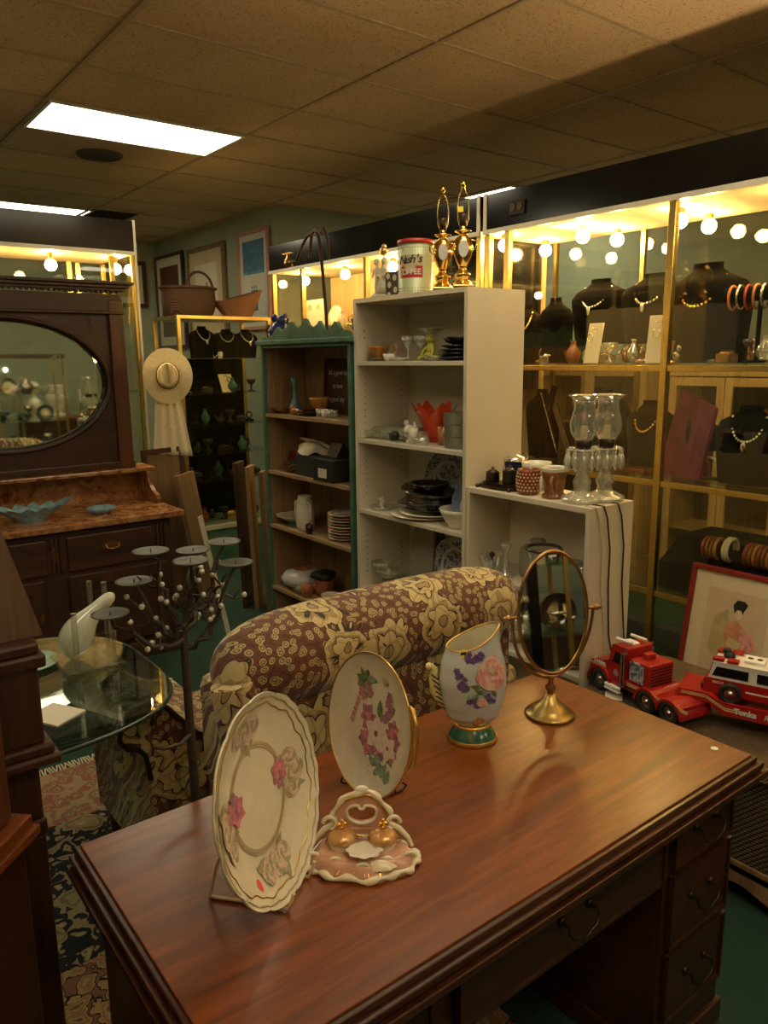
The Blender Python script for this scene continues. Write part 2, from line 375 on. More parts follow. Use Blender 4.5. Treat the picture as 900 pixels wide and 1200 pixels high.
    def surf(s, fn, nu, nv, cu=False, cv=False, mi=0, sm=True, u1=1., v1=1.):
        vs = [fn(u1*i/(nu if cu else nu-1), v1*j/(nv if cv else nv-1)) for i in range(nu) for j in range(nv)]
        fs = [(i*nv+j, ((i+1) % nu)*nv+j, ((i+1) % nu)*nv+(j+1) % nv, i*nv+(j+1) % nv) for i in range(nu if cu else nu-1) for j in range(nv if cv else nv-1)]
        return s.add(vs, fs, mi, sm)
    def decal(s, polys, S, lift=.0006):
        for k, (P_, mi) in enumerate(polys):
            cx = sum(a for a, b in P_)/len(P_); cy = sum(b for a, b in P_)/len(P_); n = len(P_); e = lift+k*.000012
            vs = []
            for a, b in [(cx, cy)]+[((a+cx)/2, (b+cy)/2) for a, b in P_]+list(P_):
                q, nn = S(a, b); vs.append(tuple(Vector(q)+Vector(nn)*e))
            fs = [(0, 1+i, 1+(i+1) % n) for i in range(n)]+[(1+i, 1+n+i, 1+n+(i+1) % n, 1+(i+1) % n) for i in range(n)]
            s.add(vs, fs, mi, True)
        return s
    def build(s, name, mats, parent=None, bevel=0., sub=0, loc=None):
        if isinstance(mats, str): mats = [mats]
        me = bpy.data.meshes.new(name); me.from_pydata(s.v, [], s.f)
        for x in mats: me.materials.append(MATS[x])
        me.polygons.foreach_set('material_index', s.m); me.polygons.foreach_set('use_smooth', s.s); me.update()
        o = bpy.data.objects.new(name, me); COL.objects.link(o)
        if parent: o.parent = parent
        if loc: o.location = loc
        if bevel:
            b = o.modifiers.new('bevel', 'BEVEL'); b.width = bevel; b.segments = 2; b.limit_method = 'ANGLE'
        if sub:
            b = o.modifiers.new('sub', 'SUBSURF'); b.levels = b.render_levels = sub
        return o
def tag(o, label=None, cat=None, group=None, kind=None):
    for k, v in (('label', label), ('category', cat), ('group', group), ('kind', kind)):
        if v: o[k] = v
    return o
def thing(name, label, cat, loc=(0, 0, 0), rz=0., group=None, rot=None):
    o = bpy.data.objects.new(name, None); COL.objects.link(o); o.location = loc; o.rotation_euler = rot or (0, 0, rz); o.empty_display_size = .05
    return tag(o, label, cat, group)
def kids(o): return [c for c in bpy.data.objects if c.parent == o]
def copy_tree(o, loc, rz=None, label=None, scale=None):
    c = o.copy(); COL.objects.link(c); c.location = loc
    if rz is not None: c.rotation_euler = (0, 0, rz)
    if label: c['label'] = label
    if scale: c.scale = (scale,)*3
    for ch in kids(o):
        d = ch.copy(); COL.objects.link(d); d.parent = c
        for g in kids(ch):
            e = g.copy(); COL.objects.link(e); e.parent = d
    return c
def lathe_item(name, label, cat, prof, mat, loc, group=None, n=24, rot=None, **k):
    o = G().lathe(prof, n=n, **k).build(name, mat, loc=loc)
    if rot: o.rotation_euler = rot
    return tag(o, label, cat, group)
def struct(name, g, mat, **k): return tag(g.build(name, mat, **k), kind='structure')
def glyphs(g, body, size, loc, rot, extrude=.0006, bold=0., shear=0., sx=1.):
    """add a word as extruded letters to builder g"""
    from mathutils import Euler
    cu = bpy.data.curves.new('word', 'FONT'); cu.body = body; cu.size = size; cu.extrude = extrude; cu.offset = bold; cu.shear = shear
    cu.align_x = 'CENTER'; cu.align_y = 'CENTER'; tmp = bpy.data.objects.new('word', cu); me = bpy.data.meshes.new_from_object(tmp)
    o = g.T; g.T = o @ Matrix.Translation(loc) @ Euler(rot).to_matrix().to_4x4() @ Matrix.Diagonal((sx, 1, 1, 1))
    g.add([tuple(v.co) for v in me.vertices], [tuple(p.vertices) for p in me.polygons]); g.T = o
    bpy.data.objects.remove(tmp); bpy.data.curves.remove(cu); bpy.data.meshes.remove(me); return g
def text(name, body, size, mat, parent, loc, rot, extrude=.0006, bold=0., shear=0., sx=1.):
    return glyphs(G(), body, size, loc, rot, extrude, bold, shear, sx).build(name, mat, parent)
def ellp(a, b, n=48, c=(0, 0), p=2.):
    out = []
    for i in range(n):
        t = 2*PI*i/n; x, y = math.cos(t), math.sin(t)
        out.append((c[0]+a*math.copysign(abs(x)**(2/p), x), c[1]+b*math.copysign(abs(y)**(2/p), y)))
    return out
# ---------------------------------------------------------------- the room
struct('floor', G().box(-3, 6.6, -4, 9.7, -.1, 0), 'carpet')
struct('ceiling', G().box(-3, 6.6, -4, 9.7, CEIL, CEIL+.1), 'ceiling_tile')
g = G()
for i in range(-4, 5):
    g.box(1.352+i*1.22-.012, 1.352+i*1.22+.012, -4, 9.6, CEIL-.009, CEIL)
struct('trim_1', g, 'tbar')
g = G()
for j in range(-11, 12):
    g.box(-3, 6.5, 2.887+j*.61-.011, 2.887+j*.61+.011, CEIL-.006, CEIL)
struct('trim_2', g, 'tbar')
struct('wall_back', G().box(-3, 3.87, 9.6, 9.7, 0, CEIL), 'green_wall')
struct('wall_left', G().box(-3.1, -3, -4, 9.7, 0, CEIL), 'green_wall')
struct('wall_front', G().box(-3, 6.6, -4.1, -4, 0, CEIL), 'green_wall')
struct('wall_alcove', G().box(3.87, 6.6, 6.6, 9.7, 0, CEIL), 'green_wall')
struct('wall_right', G().box(6.5, 6.6, -4, 6.6, 0, CEIL), 'green_wall')
# ceiling lights: 2 x 4 ft troffers in the grid; near ones are unseen and added to brighten
def troffer(i, y0, near, label):
    x0 = 1.352+i*1.22; t = thing('ceiling_light', label, 'ceiling light', (x0+.61, y0+.305, CEIL-.012))
    g = G(); g.ring([(-.60, -.295), (.60, -.295), (.60, .295), (-.60, .295)], [(-.58, -.275), (.58, -.275), (.58, .275), (-.58, .275)], -.004, .010)
    g.build('frame', 'alu_trim', t)
    G().box(-.582, .582, -.277, .277, 0, .006).build('diffuser', 'panel_fill' if near else 'panel_light', t)
troffer(0, 4.717, False, 'bright rectangular ceiling light set in the tiles above the mirrored dresser')
troffer(0, 7.767, False, 'far ceiling light partly hidden by the black cornice at the left edge')
troffer(3, 4.717, False, 'ceiling light beyond the right cornice, only its bright edge showing above the brass lamps')
troffer(0, 1.667, True, 'unseen added ceiling light overhead, above the desk')
troffer(-2, 1.667, True, 'unseen added ceiling light overhead, left of the desk')
troffer(-1, -.773, True, 'unseen added ceiling light above and behind the viewer')
troffer(-2, 5.327, True, 'unseen added ceiling light to the left of the dresser')
troffer(0, -2.603, True, 'added ceiling light at the front of the shop behind the viewer')
troffer(2, -2.603, True, 'second added ceiling light at the front of the shop, nearer the right wall')
# round speaker grille and an air vent
g = G(); g.lathe([(.001, -.012), (.10, -.012), (.145, -.010), (.155, 0), (.155, .008)], n=32)
for k in range(5): g.tube([(.02+.024*k)*Vector((math.cos(a*PI/14), math.sin(a*PI/14), 0))+Vector((0, 0, -.014)) for a in range(28)], .002, 4, closed=True)
tag(g.build('ceiling_speaker', 'grille', loc=(1.964, 5.74, CEIL-.008)), 'round speaker grille in the ceiling tile behind the bright light', 'speaker')
t = thing('air_vent', 'dark louvred air vent in the ceiling near the far light', 'vent', (2.75, 7.9, CEIL-.014))
G().ring([(-.26, -.26), (.26, -.26), (.26, .26), (-.26, .26)], [(-.22, -.22), (.22, -.22), (.22, .22), (-.22, .22)], 0, .012).build('frame', 'tbar', t)
g = G()
for k in range(8): g.obox((0, -.19+.054*k, .006), (.44, .03, .003), (.5, 0, 0))
g.build('louvre', 'hole_dark', t)

# ---------------------------------------------------------------- lit display cases
def W(loc): g = G(); g.T = Matrix.Translation(-Vector(loc)); return g
def bulb(t, loc, p):
    b = W(loc).ell((p[0], p[1], p[2]), .036, 16, 10).build('bulb', 'bulb', t)
    W(loc).cyl((p[0], p[1], p[2]+.034), (p[0], p[1], 2.39), .016, .022, 14).build('socket', 'brass', t)
# right-hand run, near section
L0 = (3.6, 1.95, 0); c = thing('display_case', 'long lit glass display case with brass posts and black necklace stands, on the right', 'display case', L0, group=None)
W(L0).box(3.28, 3.92, .55, 3.285, 2.412, 2.602).build('cornice', 'black_gloss', c)
W(L0).box(3.27, 3.30, .55, 3.285, 2.388, 2.412).box(3.272, 3.282, 3.262, 3.285, 2.388, 2.605).build('cornice_trim', 'alu_trim', c)
W(L0).box(3.30, 3.92, .55, 3.285, 2.395, 2.411).build('lid', 'paper_warm', c)
W(L0).box(3.30, 3.92, .55, 3.285, 0, .16).build('plinth', 'black_matte', c)
for y in (.57, 1.10, 2.10, 3.12, 3.27):
    W(L0).box(3.29, 3.325, y-.018, y+.018, .16, 2.39).build('post', 'brass', c, .003)
for y in (.57, 1.3, 2.65, 3.27): W(L0).box(3.885, 3.91, y-.012, y+.012, .16, 2.39).build('post', 'brass', c)
for z in (1.645, 1.095, .545):
    W(L0).box(3.297, 3.318, .58, 3.27, z-.014, z+.014).build('rail', 'brass', c, .002)
    W(L0).box(3.895, 3.91, .58, 3.27, z-.008, z+.008).build('rail', 'brass', c)
    W(L0).box(3.325, 3.885, .58, 3.265, z+.014, z+.022).build('shelf', 'shelf_glass', c)
for a, b in ((.59, 1.08), (1.12, 2.08), (2.12, 3.10), (3.14, 3.25)):
    W(L0).box(3.305, 3.309, a, b, .17, 2.388).build('front_pane', 'case_glass', c)
W(L0).box(3.90, 3.904, .58, 3.27, .17, 2.388).build('back_pane', 'back_glass', c)
for x, y in ((3.5, 1.05), (3.5, 1.62), (3.5, 2.19), (3.5, 2.76), (3.40, 3.235)): bulb(c, L0, (x, y, 2.335))
for y in (2.19, 2.73, 3.24): bulb(c, L0, (3.76, y, 2.335))
# outlet on the cornice
o = thing('wall_outlet', 'black double outlet plate on the cornice above the right display case', 'outlet', (3.272, 3.03, 2.50))
G().box(-.004, .006, -.055, .055, -.038, .038).build('plate', 'black_matte', o, .003)
for s in (-1, 1):
    q = G().cyl((-.008, s*.026, .002), (-.003, s*.026, .002), .020, .020, 20).build('socket', 'bronze_dark', o)
# far section
L1 = (3.6, 4.5, 0); c = thing('display_case', 'far lit glass display case behind the green shelf, under its own black cornice', 'display case', L1)
W(L1).box(3.28, 3.92, 3.315, 5.745, 2.412, 2.602).build('cornice', 'black_gloss', c)
W(L1).box(3.27, 3.30, 3.315, 5.745, 2.388, 2.412).box(3.272, 3.282, 3.315, 3.338, 2.388, 2.605).build('cornice_trim', 'alu_trim', c)
W(L1).box(3.30, 3.92, 3.315, 5.745, 2.395, 2.411).build('lid', 'paper_warm', c)
W(L1).box(3.30, 3.92, 3.315, 5.745, 0, .16).build('plinth', 'black_matte', c)
for y in (3.34, 4.45, 5.28, 5.725): W(L1).box(3.29, 3.325, y-.016, y+.016, .16, 2.39).build('post', 'brass', c, .003)
W(L1).box(3.87, 3.89, 3.34, 5.73, .16, 2.39).build('back_panel', 'light_oak', c)
W(L1).box(3.325, 3.87, 3.36, 3.70, 1.5, 2.39).build('end_panel', 'black_gloss', c)
for z in (1.945, 1.55, 1.095):
    W(L1).box(3.325, 3.868, 3.71, 5.71, z, z+.008).build('shelf', 'shelf_glass', c)
for a, b in ((3.36, 4.43), (4.47, 5.26), (5.30, 5.71)): W(L1).box(3.305, 3.309, a, b, .17, 2.388).build('front_pane', 'case_glass', c)
W(L1).box(3.33, 3.86, 5.727, 5.731, .17, 2.388).build('end_pane', 'case_glass', c)
for y in (5.55, 4.98, 4.4, 3.9): bulb(c, L1, (3.50, y, 2.335))
# left run, facing the viewer
L2 = (.4, 5.4, 0); c = thing('display_case', 'lit display case with black cornice behind the mirrored dresser on the left', 'display case', L2)
W(L2).box(-1.4, 1.915, 5.09, 5.72, 2.395, 2.585).build('cornice', 'black_gloss', c)
W(L2).box(-1.4, 1.915, 5.08, 5.11, 2.372, 2.395).box(1.915, 1.93, 5.085, 5.11, 1.0, 2.59).build('cornice_trim', 'alu_trim', c)
W(L2).box(-1.4, 1.915, 5.11, 5.72, 2.380, 2.394).build('lid', 'paper_warm', c)
W(L2).box(-1.4, 1.915, 5.11, 5.72, 0, .16).build('plinth', 'black_matte', c)
for x, y in ((.5, 5.11), (1.91, 5.11), (1.80, 5.2), (1.73, 5.69), (1.91, 5.71), (.6, 5.70)): W(L2).box(x-.016, x+.016, y-.014, y+.014, .16, 2.375).build('post', 'brass', c, .003)
W(L2).box(-1.38, 1.90, 5.098, 5.102, .17, 2.37).build('front_pane', 'case_glass', c)
W(L2).box(1.908, 1.912, 5.13, 5.69, .17, 2.37).build('end_pane', 'case_glass', c)
W(L2).box(-1.38, 1.90, 5.70, 5.704, .17, 2.37).build('back_pane', 'back_glass', c)
for z in (1.95, 1.5, 1.0): W(L2).box(-1.38, 1.895, 5.13, 5.69, z, z+.008).build('shelf', 'shelf_glass', c)
for x in (.55, 1.0, 1.45, 1.87): bulb(c, L2, (x if x < 1.8 else 1.86, 5.30, 2.305))
W(L2).box(1.66, 1.69, 5.69, 5.71, .16, 2.38).build('post', 'brass', c)

# glass tower case at the back with baskets on top
L3 = (2.94, 6.15, 0); c = thing('display_case', 'dark glass tower cabinet with brass corners full of jewellery, by the green wall', 'display case', L3)
W(L3).box(2.53, 3.35, 5.9, 6.4, 0, .30).build('plinth', 'green_paint', c)
W(L3).box(2.52, 3.36, 5.89, 6.41, .30, .335).build('bottom_rail', 'alu_trim', c)
W(L3).box(2.52, 3.36, 5.89, 6.41, 2.03, 2.055).build('lid', 'brass', c)
for x, y in ((2.535, 5.905), (3.345, 5.905), (2.535, 6.395), (3.345, 6.395)): W(L3).box(x-.016, x+.016, y-.016, y+.016, .335, 2.03).build('post', 'brass', c, .003)
TS = (1.75, 1.66-.21, 1.20, .95, .72, .50)
TS = (1.715, 1.43, 1.17, .93, .71)
for z in TS+(.335,): W(L3).box(2.55, 3.33, 5.92, 6.38, z, z+.006).build('shelf', 'shelf_glass', c)
W(L3).box(2.55, 3.33, 5.902, 5.906, .335, 2.03).build('front_pane', 'back_glass', c)
W(L3).box(2.55, 3.33, 6.384, 6.39, .335, 1.72).build('back_panel', 'velvet_black', c)  # added dark sheet that keeps the cabinet interior dim
W(L3).box(2.532, 2.536, 5.92, 6.38, .335, 2.03).build('side_pane', 'case_glass', c)

# black jewellery busts
def bust(label, loc, h, wd, rz, mat='velvet_black', beads=None, group=None, pend=False):
    t = thing('necklace_stand', label, 'necklace stand', loc, rz, group)
    prof = [(0, .44), (.25, .47), (.5, .50), (.70, .52), (.81, .43), (.89, .24), (.94, .17), (1, .17)]
    def fn(u, v):
        k = v*(len(prof)-1); i = min(int(k), len(prof)-2); f = k-i; z = prof[i][0]*(1-f)+prof[i+1][0]*f; r = (prof[i][1]*(1-f)+prof[i+1][1]*f)*wd
        a = 2*PI*u; return (r*math.cos(a), r*.42*math.sin(a)+.05*h*(1-z), z*h)
    g = G(); g.surf(fn, 24, 22, cu=True); g.lathe([(0.001, h*.985), (.16*wd, h)], n=24, sy=.42); g.build('body', mat, t)
    if beads:
        g = G()
        for k in range(19):
            a = PI*k/18; g.ell((math.cos(a)*.24*wd, -(.2*wd)*math.sin(a)*.9-.02, h*(.86-.30*math.sin(a))), .008, 6, 4)
        if pend: g.ell((0, -.2*wd-.03, h*.50), (.014, .006, .022), 8, 6)
        g.build('necklace', beads, t)
    return t
R_ = -PI/2   # stands in the right cases face the aisle (-x)
Z1 = 1.668
bust('small brown bust with rope necklace at the left end of the top case shelf', (3.50, 3.13, Z1), .33, .20, R_, 'velvet_brown', 'gold')
bust('tall plain black bust, second from the left on the top case shelf', (3.50, 2.93, Z1), .36, .26, R_-.2, 'velvet_black')
bust('wide black bust with silver pendant under the middle bulbs', (3.62, 2.72, Z1+.10), .35, .37, R_, 'velvet_black', 'silver', pend=True)
bust('wide black bust with pale necklace, just left of the near brass post', (3.62, 2.38, Z1+.10), .35, .40, R_, 'velvet_black', 'silver', pend=True)
bust('largest black bust, tall and rounded, right of the near brass post', (3.52, 2.04, Z1+.0), .46, .44, R_, 'velvet_black', 'gold')
for nm, y in (('glass riser under the busts left of the near brass post', 2.45),):
    t = thing('display_riser', nm, 'display riser', (3.64, y+.1, Z1))
    G().box(-.08, .08, -.36, .36, .088, .096).build('top', 'shelf_glass', t)
    for s in (-1, 1): G().box(-.08, .08, s*.355-.004, s*.355+.004, 0, .088).build('leg', 'shelf_glass', t)
def easel_card(label, loc, w_, h_, rz, lean, mat='paper', jewel='silver', name='jewellery_card'):
    t = thing(name, label, 'jewellery card', loc, rot=(0, 0, rz))
    g = G(); g.T = Matrix.Rotation(-lean, 4, 'X'); g.box(-w_/2, w_/2, -.004, .004, 0, h_).build('card', mat, t, .002)
    g = G(); g.tube([(.02*math.cos(a), -.008+.14*0, .62*h_+.022*math.sin(a)) for a in [k*PI/5 for k in range(10)]], .0035, 6, closed=True); g.T = Matrix.Rotation(-lean, 4, 'X')
    for q in (-1, 1): g.ell((q*.012, -.01, h_*.86), .006, 6, 4)
    g.build('earrings', jewel, t)
    G().tube([(0, 0.02, h_*.8*math.cos(lean)), (0, .10+h_*.25, .004)], .004, 6).build('prop', mat, t)
    return t
easel_card('crossed pale card stand at the left end of the top case shelf', (3.42, 3.19, Z1), .05, .20, R_+.2, .35)
easel_card('white slanted earring card in front of the middle black busts', (3.40, 2.60, Z1), .10, .21, R_-.12, .18)
easel_card('white upright earring card left of the near brass post', (3.40, 2.21, Z1), .12, .23, R_, .10)
# small goods along the case shelves
random.seed(5)
def trinket(loc, k, lab, grp, dark=False):
    mats = ['gold', 'bronze_dark', 'brown_glaze', 'silver', 'amber_glass', 'crystal', 'brass_old', 'smoke_glass', 'red_brown_glaze']
    if dark: mats = ['bronze_dark', 'smoke_glass', 'velvet_brown', 'deep_green_china', 'dark_plate', 'brown_glaze', 'iron']
    kind = k % 5; mt_ = mats[(k*7+kind) % len(mats)]
    if kind == 0: o = G().lathe([(.001, 0), (.022, 0), (.02, .004), (.006, .012), (.006, .035), (.022, .05), (.028, .07), (.025, .071), (.02, .052), (.001, .04)], n=14).build('goblet', mt_)
    elif kind == 1: o = G().box(-.028, .028, -.022, .022, 0, .028).ell((0, 0, .028), (.028, .022, .012), 12, 6).build('trinket_box', mt_, bevel=.003)
    elif kind == 2:
        g = G(); g.lathe([(.001, 0), (.03, 0), (.026, .012), (.001, .016)], n=14); g.tube([(.018*math.cos(a), 0, .036+.018*math.sin(a)) for a in [j*PI/8 for j in range(16)]], .004, 6, closed=True); o = g.build('ring_stand', mt_)
    elif kind == 3: o = G().lathe([(.001, 0), (.016, 0), (.026, .02), (.028, .04), (.012, .06), (.01, .075), (.014, .08), (.008, .08), (.001, .06)], n=14).build('small_vase', mt_)
    else:
        g = G(); g.ell((0, 0, .02), (.024, .015, .02)); g.ell((.006, 0, .047), (.012, .011, .012)); g.tube([(-.02, 0, .02), (-.034, 0, .034), (-.032, 0, .048)], .004, 6); o = g.build('animal_figurine', mt_)
    o.location = loc; o.scale = (1.5, 1.5, 1.5)
    what, cat = (('tiny stemmed goblet', 'goblet'), ('small lidded trinket box', 'box'), ('small ring stand', 'ring stand'), ('small round vase', 'vase'), ('tiny animal figurine', 'figurine'))[kind]
    return tag(o, what+' '+lab, cat, what+'s '+lab)
k = 0
for y in [1.2+.07*i for i in range(30)]:
    k += 1; trinket((3.50+.05*math.sin(k*2.1), y+.02*math.sin(k*5), Z1), k, 'among the ornaments on the top shelf of the right display case', 'small ornaments on the top case shelf')
# black bracelet stands with hanging chains at the right
def tbar_stand(label, loc, rz, n=6, mats=('silver', 'brass_old', 'bangle_red'), h=.25):
    t = thing('bracelet_stand', label, 'bracelet stand', loc, rz)
    G().lathe([(.001, 0), (.05, 0), (.045, .012), (.001, .014)], n=20).build('base', 'velvet_black', t)
    G().cyl((0, 0, .01), (0, 0, h), .010).build('pole', 'velvet_black', t)
    G().cyl((-.16, 0, h), (.16, 0, h), .032, .032, 16).build('bar', 'velvet_black', t)
    for q in range(n):
        x = -.13+.26*q/(n-1)
        G().tube([(x, .037*math.cos(a)*1.0, h-.012+.052*math.sin(a)) for a in [j*PI/8 for j in range(16)]], .006, 6, closed=True).build('bracelet', mats[q % len(mats)], t)
    return t
tbar_stand('black roll stand hung with amber bracelets at the right edge of the top case shelf', (3.45, 1.74, Z1), R_, 8, ('bangle_orange', 'silver', 'bangle_red'), .30)
# middle shelf
Z2 = 1.118
bust('black slim-necked bust at the left end of the middle case shelf, by the bookcase', (3.55, 3.05, Z2), .40, .24, R_, 'velvet_black')
bust('black bust right behind the left glass hurricane lamp on the middle case shelf', (3.60, 2.66, Z2), .42, .34, R_, 'velvet_black')
bust('grey-green bust with beads to the right of the hurricane lamps', (3.55, 2.32, Z2), .36, .28, R_, 'velvet_brown', 'gold')
bust('black bust with large silver collar at the right end of the middle case shelf', (3.45, 1.74, Z2), .36, .30, R_+.2, 'velvet_black', 'silver', pend=True)
t = thing('easel_stand', 'crossed black easel draped with a beaded chain, behind the hurricane lamps', 'easel stand', (3.50, 2.92, Z2), R_)
G().obox((-.06, 0, .21), (.035, .012, .44), (0, .28, 0)).build('leg', 'velvet_black', t)
G().obox((.05, .02, .17), (.03, .012, .34), (0, -.42, 0)).build('leg', 'tan_board', t)
g = G()
for q in range(26): g.ell((-.02-.13*q/26+.06, -.012, .05+.34*q/26), .006, 6, 4)
g.build('beads', 'silver', t)
g = G(); t = thing('velvet_folder', 'crimson velvet jewellery folder standing open behind the near brass post', 'jewellery folder', (3.46, 2.09, Z2), R_+.1)
g = G(); g.T = Matrix.Rotation(-.12, 4, 'X'); g.prism([(-.10, 0), (.06, 0), (.10, .38), (-.03, .43)], -.012, .012, 'y').build('cover', 'magenta_velvet', t, .006)
g = G(); g.T = Matrix.Rotation(-.05, 4, 'X') @ Matrix.Rotation(-.5, 4, 'Z'); g.prism([(.07, 0), (.16, .0), (.23, .34), (.12, .38)], .0, .02, 'y').build('cover', 'magenta_velvet', t, .006)
g = G(); g.T = Matrix.Rotation(-.12, 4, 'X'); g.ell((.03, -.014, .22), (.012, .006, .06)).build('slot', 'ink', t)
t = thing('disc_stand', 'round black disc stand between the crimson folder and the silver-collar bust', 'jewellery stand', (3.48, 1.93, Z2), R_)
G().lathe([(.001, 0), (.04, 0), (.03, .01), (.001, .012)], n=20).build('base', 'black_matte', t)
G().cyl((0, 0, .01), (0, 0, .20), .006).build('pole', 'bronze_dark', t)
g = G(); g.T = Matrix.Translation((0, -.01, .20)) @ Matrix.Rotation(PI/2, 4, 'X'); g.lathe([(.001, -.008), (.062, -.008), (.066, 0), (.062, .008), (.001, .01)], n=28).build('disc', 'velvet_black', t)
g = G(); g.tube([(.06*math.cos(a), -.03, .065+.045*math.sin(a)) for a in [j*PI/10 for j in range(11)]], .007, 8).build('bangle', 'cream_china', t)
for y in [1.25+.11*i for i in range(17)]:
    k += 1; trinket((3.66+.06*math.sin(k*2.1), y+.02*math.sin(k*5), Z2), k, 'among the ornaments on the middle shelf of the right display case', 'small ornaments on the middle case shelf')
o = G().box(-.05, .05, -.11, .11, 0, .02).build('jewellery_tray', 'red_brown_glaze', bevel=.003); o.location = (3.45, 2.35, Z2); tag(o, 'flat red-brown tray of chains on the middle case shelf below the grey-green bust', 'tray')
# lower shelf : black block with bangles
Z3 = .568
t = thing('bangle_block', 'black velvet block in the bottom of the right case, behind the red-framed picture', 'display block', (3.60, 1.72, Z3), 0)
G().prism([(-.24, 0), (.24, 0), (.24, .24), (-.06, .24), (-.24, .13)], -.38, .38, 'y').build('block', 'velvet_black', t, .006)
def bangle(y, mat, r=.045, lab='', grp=None):
    g = G(); g.tube([(0+.0, .011*0, 0)]*1, .001, 3) if False else None
    g.tube([(r*math.cos(a), 0, r+.004+r*math.sin(a)) for a in [j*PI/12 for j in range(24)]], .0085, 8, closed=True)
    o = g.build('bangle', mat); o.location = (3.46, y, .737+.0); o.rotation_euler = (0, 0, .0); return tag(o, lab, 'bangle', grp)
seqs = [(1.905, 'bangle_red'), (1.885, 'bangle_brown'), (1.865, 'bangle_brown'), (1.845, 'bangle_orange'), (1.80, 'bangle_cream'), (1.783, 'bangle_cream')]
bangle(1.905, 'bangle_red', .05, 'red bangle at the left end of the row on the black velvet block')
for y, m_ in seqs[1:4]: bangle(y, m_, .05, 'brown bangle in the left cluster beside the cream ones', 'brown bangles in the left cluster')
for y, m_ in seqs[4:]: bangle(y, m_, .055, 'wide cream bangle in the middle of the row on the black block', 'cream bangles')
for i in range(7): bangle(1.70-.021*i, ['bangle_red', 'bangle_brown', 'bangle_orange'][i % 3], .05, 'red, brown or orange bangle in the tight right-hand row on the black block', 'bangles in the right-hand row')
# boxed pictures in the far case
t = thing('picture_card', 'large cream card with little house drawings standing in the far lit case', 'card', (3.62, 5.62, 1.953), R_)
g = G(); g.box(-.17, .15, 0, .008, 0, .24).build('card', 'paper', t)
for x, z in ((-.06, .16), (.07, .16)):
    g = G(); g.prism([(x-.03, z), (x+.03, z), (x+.03, z+.03), (x, z+.05), (x-.03, z+.03)], -.002, 0, 'y').build('print', 'petal_grey', t)
t = thing('plate', 'cream plate leaning in the far lit case behind the green shelf', 'plate', (3.60, 5.30, 1.953))
g = G(); g.T = Matrix.Rotation(-1.3, 4, 'Y') @ Matrix.Translation((.09, 0, 0)); g.lathe([(.001, 0), (.05, 0), (.09, .012), (.092, .016), (.05, .006), (.001, .005)], n=28).build('dish', 'cream_china', t)
for i in range(6):
    k += 1; trinket((3.55, 4.5+.12*i, 1.953), k, 'standing in the far lit case', 'small ornaments in the far lit case')
# tower case contents
for i, (x, h) in enumerate(((2.82, .26), (3.04, .24), (3.22, .24))):
    bust(('black bust with silver chain at the left of the tower cabinet top shelf', 'black bust with white tag in the middle of the tower cabinet top shelf', 'black bust with hoop necklace at the right of the tower cabinet top shelf')[i], (x, 6.1, TS[0]+.006), h, .24, (.15, -.2, .1)[i], 'velvet_black', 'silver', pend=(i != 1))
easel_card('tiny white tag card between the busts of the tower cabinet', (2.93, 6.0, TS[0]+.006), .035, .05, 0, .1)
easel_card('slanted cream necklace ramp on the second shelf of the tower cabinet', (3.02, 6.05, TS[1]+.006), .12, .17, 0, .5, 'paper_warm', 'silver')
for zi, z in enumerate(TS[1:]+(.335,)):
    for i in range(7):
        k += 1; trinket((2.62+.105*i+.02*math.sin(k), 6.12+.06*math.sin(k*3), z+.006), k, ('on the second shelf of the tower cabinet', 'on the third shelf of the tower cabinet', 'on the fourth shelf of the tower cabinet', 'on the fifth shelf of the tower cabinet', 'on the floor of the tower cabinet')[zi], '', zi < 4)

# beyond the glass: oak cabinets against the far right wall
def bg_cabinet(y0, y1, label, z1=1.56):
    loc = (5.42, (y0+y1)/2, 0); t = thing('china_cabinet', label, 'cabinet', loc)
    W(loc).box(5.22, 5.62, y0, y0+.025, 0, z1).build('side_panel', 'light_oak', t); W(loc).box(5.22, 5.62, y1-.025, y1, 0, z1).build('side_panel', 'light_oak', t)
    W(loc).box(5.60, 5.62, y0+.025, y1-.025, 0, z1).build('back_panel', 'tan_board', t)
    W(loc).box(5.20, 5.64, y0-.01, y1+.01, z1, z1+.03).build('top', 'light_oak', t)
    for z in (.05, .42, .80, 1.16): W(loc).box(5.23, 5.60, y0+.025, y1-.025, z, z+.018).build('shelf', 'light_oak', t)
    ym = (y0+y1)/2
    for a, b in ((y0, ym-.003), (ym+.003, y1)):
        d = W(loc).ring([(a, .06), (b, .06), (b, z1-.01), (a, z1-.01)], [(a+.055, .13), (b-.055, .13), (b-.055, z1-.07), (a+.055, z1-.07)], 5.195, 5.22, 'x').build('door', 'light_oak', t, .002)
        W(loc).box(5.206, 5.209, a+.055, b-.055, .13, z1-.07).build('pane', 'case_glass', d)
bg_cabinet(2.40, 3.25, 'pale oak glass-fronted cabinet beyond the right display case')
bg_cabinet(1.45, 2.30, 'second pale oak cabinet beyond the case, at the right edge of the picture')
bg_cabinet(3.45, 4.55, 'taller pale cabinet beyond the case, behind the hurricane lamps', 1.62)
pots = ('pale bowl', 'brown jug', 'small white vase')
for i, (y, z, m_) in enumerate(((2.62, .818, 'cream_china'), (3.0, .818, 'teal_glaze'), (2.65, 1.178, 'brown_glaze'), (3.02, 1.178, 'crystal'), (1.75, .818, 'cream_china'), (2.05, 1.178, 'blue_glass'), (3.7, 1.178, 'amber'), (4.2, 1.178, 'cream_china'))):
    lathe_item('bowl', 'footed bowl inside an oak cabinet beyond the right display case', 'bowl', [(.001, 0), (.05, 0), (.045, .01), (.03, .03), (.06, .08), (.09, .15), (.085, .15), (.05, .08), (.001, .05)], m_, (5.40, y, z), 'bowls in the far oak cabinets', 18)
